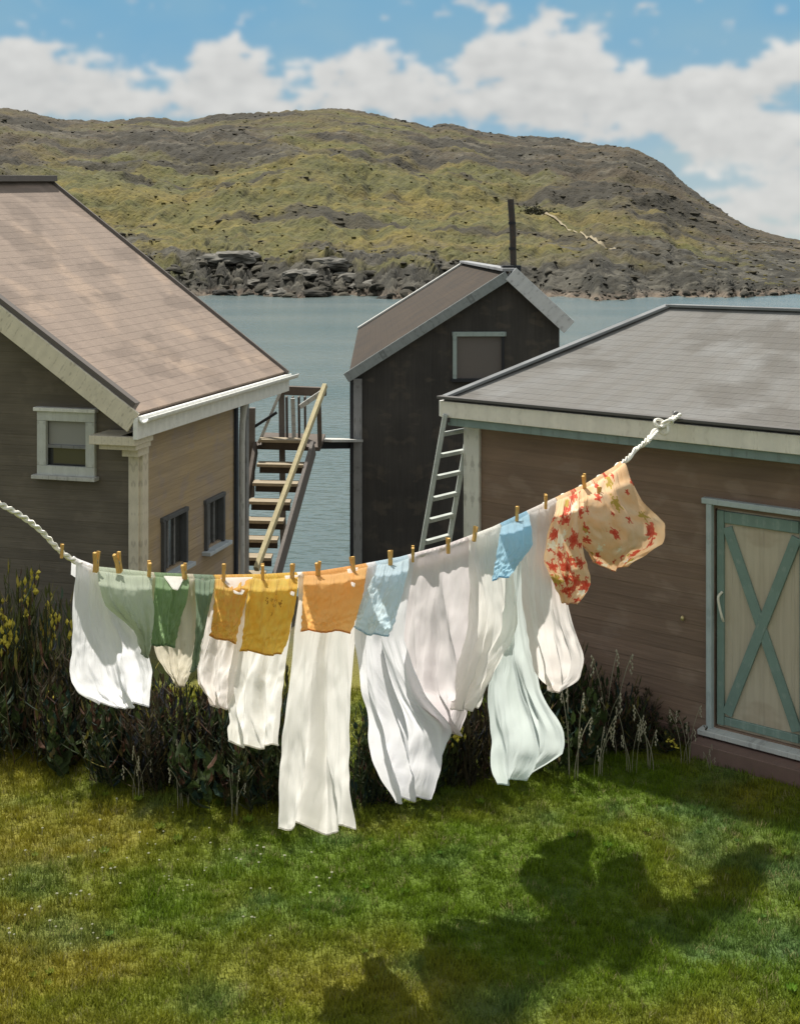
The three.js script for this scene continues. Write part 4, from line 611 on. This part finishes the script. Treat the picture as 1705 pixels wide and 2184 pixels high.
{
  const dark = [0.030, 0.044, 0.016], olive = [0.050, 0.058, 0.018], protos = [bushProto(101, 1.0, 0.42, 42, 0, dark), bushProto(202, 1.0, 0.4, 44, 0.05, olive), bushProto(303, 1.0, 0.32, 46, 0.2, olive), bushProto(404, 1.0, 0.42, 26, 0, [0.040, 0.060, 0.018], true), bushProto(505, 1.0, 0.36, 60, 0, [0.050, 0.040, 0.022])];
  const mFlower = std({ vertexColors: true, roughness: 0.9 });
  // picture x, distance, height, width, kind, label
  const L = [
    [-70, 12.4, 1.65, 1.1, 2, 'tall yellow-flowered weed bush at the very left edge'], [30, 12.1, 1.8, 1.1, 2, 'tallest yellow-tipped weed bush at the left against the house'], [95, 11.9, 1.62, 0.95, 2, 'tall yellow-topped weed bush left of the first pillowcase'], [62, 11.45, 1.05, 1.2, 1, 'olive weed bush in front of the tall yellow-tipped ones'],
    [150, 11.5, 1.15, 1.1, 4, 'brownish green weed bush just left of the first pillowcase'], [-30, 11.7, 1.0, 1.2, 3, 'dark low bush at the bottom of the left bank'], [215, 11.2, 0.9, 1.15, 3, 'dark weed bush under the left white pillowcase'], [300, 11.0, 1.05, 1.2, 0, 'dark bush showing between the pillowcase and green towels'], [365, 10.85, 1.1, 1.15, 4, 'dark bush directly below the pointed off-white napkin'],
    [430, 10.7, 1.12, 1.15, 0, 'dark bush below the blue-green towel'], [500, 10.55, 0.9, 1.15, 3, 'broad-leaved bush under the white bath towel with the curved hem'], [575, 10.5, 1.15, 1.0, 1, 'olive bush showing left of the longest white sheet'], [620, 10.9, 1.3, 0.9, 1, 'tall olive bush behind the longest white sheet'],
    [700, 10.6, 0.95, 1.0, 0, 'dark bush hidden low behind the longest sheet'], [775, 10.45, 0.85, 0.85, 0, 'small dark bush between the longest and flared sheets'], [860, 10.75, 0.85, 1.0, 3, 'dark bush behind the hem of the flared sheet'], [950, 10.9, 0.95, 0.9, 2, 'bush with yellow blooms right of the flared sheet'], [1010, 10.95, 1.15, 0.95, 4, 'dark pointed bush left of the blue-green sheet'],
    [1090, 11.2, 0.9, 1.0, 0, 'dark bush behind the blue-green sheet'], [1190, 11.35, 0.85, 1.0, 3, 'dark bush right of the blue-green sheet hem'], [1255, 11.6, 0.98, 0.95, 0, 'tallest dark bush against the brown wall'], [1320, 11.75, 0.62, 0.9, 4, 'low brownish bush against the brown wall'], [1390, 11.75, 0.42, 0.9, 1, 'small ragged bush nearing the braced door'], [1130, 12.2, 1.1, 1.1, 0, 'dark bush in the gap behind the puffed pillowcase'], [1455, 11.65, 0.36, 0.7, 1, 'lowest tuft of weeds left of the door step'],
  ];
  const first = [];
  L.forEach(([x, z, h, w, k, label], i) => {
    let g; const X = (x * K - 399.5) / FPX * z;
    if (!first[k]) { g = thing('weed_bush', label, 'bush'); mesh('foliage', protos[k].leaves, mLeaf, g); mesh('stem', protos[k].stems, mStem, g).userData.kind = 'stuff'; if (protos[k].flowers) mesh('flower', protos[k].flowers, mFlower, g).userData.kind = 'stuff'; first[k] = g; }
    else { g = first[k].clone(); g.name = numbered('weed_bush'); scene.add(g); }
    g.position.set(X, groundY(X, z), -z); g.rotation.set(0, i * 2.1, 0); g.scale.set(w, h, w); tag(g, label, 'bush', 'weed bushes behind the washing');
  });
}
{ // dry grass stalks by the brown wall and along the bed
  const dry = (seed) => { const r = rngOf(seed), st = [], hd = []; for (let i = 0; i < 5; i++) { const a = r() * 6.3, h = 0.35 + 0.45 * r(), b = V((r() - 0.5) * 0.12, 0, (r() - 0.5) * 0.12), t = V(b.x + Math.cos(a) * 0.14, h, b.z + Math.sin(a) * 0.14); st.push(new THREE.TubeGeometry(new THREE.QuadraticBezierCurve3(b, V(b.x, h * 0.6, b.z), t), 6, 0.0035, 4)); for (let k = 0; k < 7; k++) hd.push(new THREE.OctahedronGeometry(0.009).scale(1, 1.9, 1).translate(t.x + (r() - 0.5) * 0.02, t.y - k * 0.022, t.z + (r() - 0.5) * 0.02)); } return [join(st), mergeGeometries(hd)]; };
  const P = [dry(5), dry(6)], mDry = flat(0.27, 0.25, 0.17), mHead = flat(0.36, 0.33, 0.24);
  [[1222, 10.95, 1.1, 'pale dry grass stalks beside the blue-green sheet hem'], [1275, 10.95, 0.9, 'short dry grass stalks right of the dark bush'], [1345, 11.05, 0.75, 'dry grass stalks below the brown wall middle'], [1385, 11.15, 0.95, 'tall curved dry grass stalks halfway to the door'], [1462, 11.2, 0.7, 'dry grass stalks left of the door step'], [1512, 11.1, 0.35, 'shortest dry stalks at the door step corner'], [1300, 11.5, 1.3, 'reddish dry stalks high against the brown wall'], [290, 10.5, 0.8, 'dry stalks at the foot of the bed left of middle'], [200, 10.75, 0.7, 'dry stalks at the foot of the bed at the left'], [395, 10.3, 0.85, 'dry stalks at the foot of the bed under the napkin'], [500, 10.12, 0.6, 'dry stalks at the foot of the bed beside the longest sheet']].forEach(([x, z, s, label], i) => {
    const X = (x * K - 399.5) / FPX * z, g = thing('dry_grass_tuft', label, 'grass tuft', [X, groundY(X, z), -z], i * 1.9, 'dry grass tufts along the bed'); mesh('stalk', P[i % 2][0], mDry, g); mesh('seed_head', P[i % 2][1], mHead, g); g.scale.setScalar(s);
  });
}
{ // two dark thickets on the far slope behind the stovepipe
  for (const [x, t, s, label] of [[1135, 0.34, 3.4, 'dark thicket on the far slope right of the stovepipe'], [1172, 0.335, 3, 'smaller dark thicket at the top end of the sandy track'], [1068, 0.33, 2.2, 'small dark thicket on the far slope left of the stovepipe']]) {
    const p = hillPoint(x, t), g = thing('thicket', label, 'shrub', [p.x, p.y - 0.35 * s, p.z]), r = rngOf(Math.round(x)), l = [], q = new THREE.Quaternion(), M = new THREE.Matrix4(), lf = leafGeo(0.7, 0.45, 0.3);
    for (let i = 0; i < 420; i++) { const a = r() * 6.3, e = Math.acos(1 - r()), d = s * (0.55 + 0.45 * r()) * (0.8 + 0.35 * n2(a * 2, e * 3 + x)); q.setFromEuler(new THREE.Euler(r() * 6, r() * 6, r() * 6)); M.compose(V(Math.cos(a) * Math.sin(e) * d * 1.25, Math.cos(e) * d * 0.95, Math.sin(a) * Math.sin(e) * d), q, V(1, 1, 1)); place(l, lf, M, mul([0.045, 0.045, 0.024], 0.6 + 0.8 * r())); }
    mesh('crown', mergeGeometries(l), mLeaf, g); mesh('trunk', new THREE.CylinderGeometry(0.15, 0.3, s * 0.4, 6).translate(0, s * 0.15, 0), mGreyWood, g);
  }
}
{ // lawn: short grass
  const blade = (h, w, lean, turn, x, z) => { const g = new THREE.BufferGeometry(), p = [-w, 0, 0, w, 0, 0, w * 0.7, h * 0.55, lean * 0.35, -w, 0, 0, w * 0.7, h * 0.55, lean * 0.35, -w * 0.7, h * 0.55, lean * 0.35, -w * 0.7, h * 0.55, lean * 0.35, w * 0.7, h * 0.55, lean * 0.35, 0, h, lean]; g.setAttribute('position', new THREE.Float32BufferAttribute(p, 3)); g.computeVertexNormals(); return g.rotateY(turn).translate(x, 0, z); };
  const r = rngOf(8), bl = []; for (let i = 0; i < 11; i++) bl.push(blade(0.022 + 0.03 * r(), 0.0022, 0.012 + 0.022 * r(), r() * 6.3, (r() - 0.5) * 0.07, (r() - 0.5) * 0.07));
  const geo = mergeGeometries(bl), N = 74000, im = new THREE.InstancedMesh(geo, new THREE.MeshPhysicalMaterial({ roughness: 0.95, transmission: 0.25, thickness: 0, side: THREE.DoubleSide, specularIntensity: 0.2 }), N), M = new THREE.Matrix4(), Q = new THREE.Quaternion(), c = new THREE.Color(), up = V(0, 1, 0);
  for (let i = 0; i < N; i++) {
    let x, z; do { z = 5.2 + 8 * Math.pow(r(), 1.1); x = (r() * 2 - 1) * (1.4 + z * 0.42); } while (false);
    const s = (0.7 + 0.6 * r()) * (1 + 0.55 * Math.max(0, fbm2(x * 3.1, z * 3.1, 3)) * 1.6); Q.setFromAxisAngle(up, r() * 6.3); M.compose(V(x, groundY(x, z) - 0.004, -z), Q, V(s, s * (0.8 + 0.5 * r()), s)); im.setMatrixAt(i, M);
    const t = lawnTone(x, z), k = (0.8 + 0.6 * r()) * (1 + 0.35 * fbm2(x * 5, z * 5, 2)); c.setRGB(t[0] * k, t[1] * k, t[2] * k); if (r() < 0.03) c.setRGB(0.3, 0.27, 0.12); im.setColorAt(i, c);
  }
  im.name = 'lawn_grass'; im.receiveShadow = im.castShadow = true; tag(im, 'short mown grass of the sloping lawn', 'grass', null, 'stuff'); scene.add(im);
  const rl = [], lg = leafGeo(0.07, 0.028, 0.5); for (let i = 0; i < 9; i++) rl.push(lg.clone().rotateX(1.05 + 0.25 * r()).rotateY(i * 0.7 + 0.3 * r())); const ros = mergeGeometries(rl), wm = new THREE.InstancedMesh(ros, new THREE.MeshPhysicalMaterial({ roughness: 0.8, side: THREE.DoubleSide, transmission: 0.25, thickness: 0, specularIntensity: 0.3 }), 110);
  for (let i = 0; i < 110; i++) { const z = 6.4 + 4.4 * r(), x = (r() * 2 - 1) * (1 + z * 0.4), s = 0.45 + 0.65 * r() * r(), t = lawnTone(x, z), k = 0.75 + 0.4 * r(); M.compose(V(x, groundY(x, z) + 0.012, -z), Q.setFromAxisAngle(up, r() * 6.3), V(s, s, s)); wm.setMatrixAt(i, M); wm.setColorAt(i, c.setRGB(t[0] * k * 0.8, t[1] * k * 1.1, t[2] * k)); }
  wm.name = 'lawn_weeds'; tag(wm, 'small broad-leaved weed rosettes dotted through the lawn', 'weeds', null, 'stuff'); scene.add(wm);
  const fg = mergeGeometries([new THREE.OctahedronGeometry(0.009).scale(1, 0.6, 1).translate(0, 0.05, 0), new THREE.CylinderGeometry(0.001, 0.001, 0.05, 3).translate(0, 0.025, 0).toNonIndexed()]), fm = new THREE.InstancedMesh(fg, flat(0.30, 0.30, 0.2), 90);
  for (let i = 0; i < 90; i++) { let x, z, d; do { x = -3 + 2.6 * r(); z = 8.2 + 2.2 * r(); d = fbm2(x * 2.2, z * 2.2, 3) - 0.25 * Math.hypot(x + 1.75, (z - 9.1)); } while (d < -0.2 + 0.2 * r()); const s = 0.7 + 0.8 * r(); M.compose(V(x, groundY(x, z), -z), Q.setFromAxisAngle(up, r() * 6), V(s, s, s)); fm.setMatrixAt(i, M); }
  fm.name = 'lawn_flowers'; tag(fm, 'tiny whitish clover flowers scattered on the left of the lawn', 'flowers', null, 'stuff'); scene.add(fm);
}

renderer.render(scene, camera);
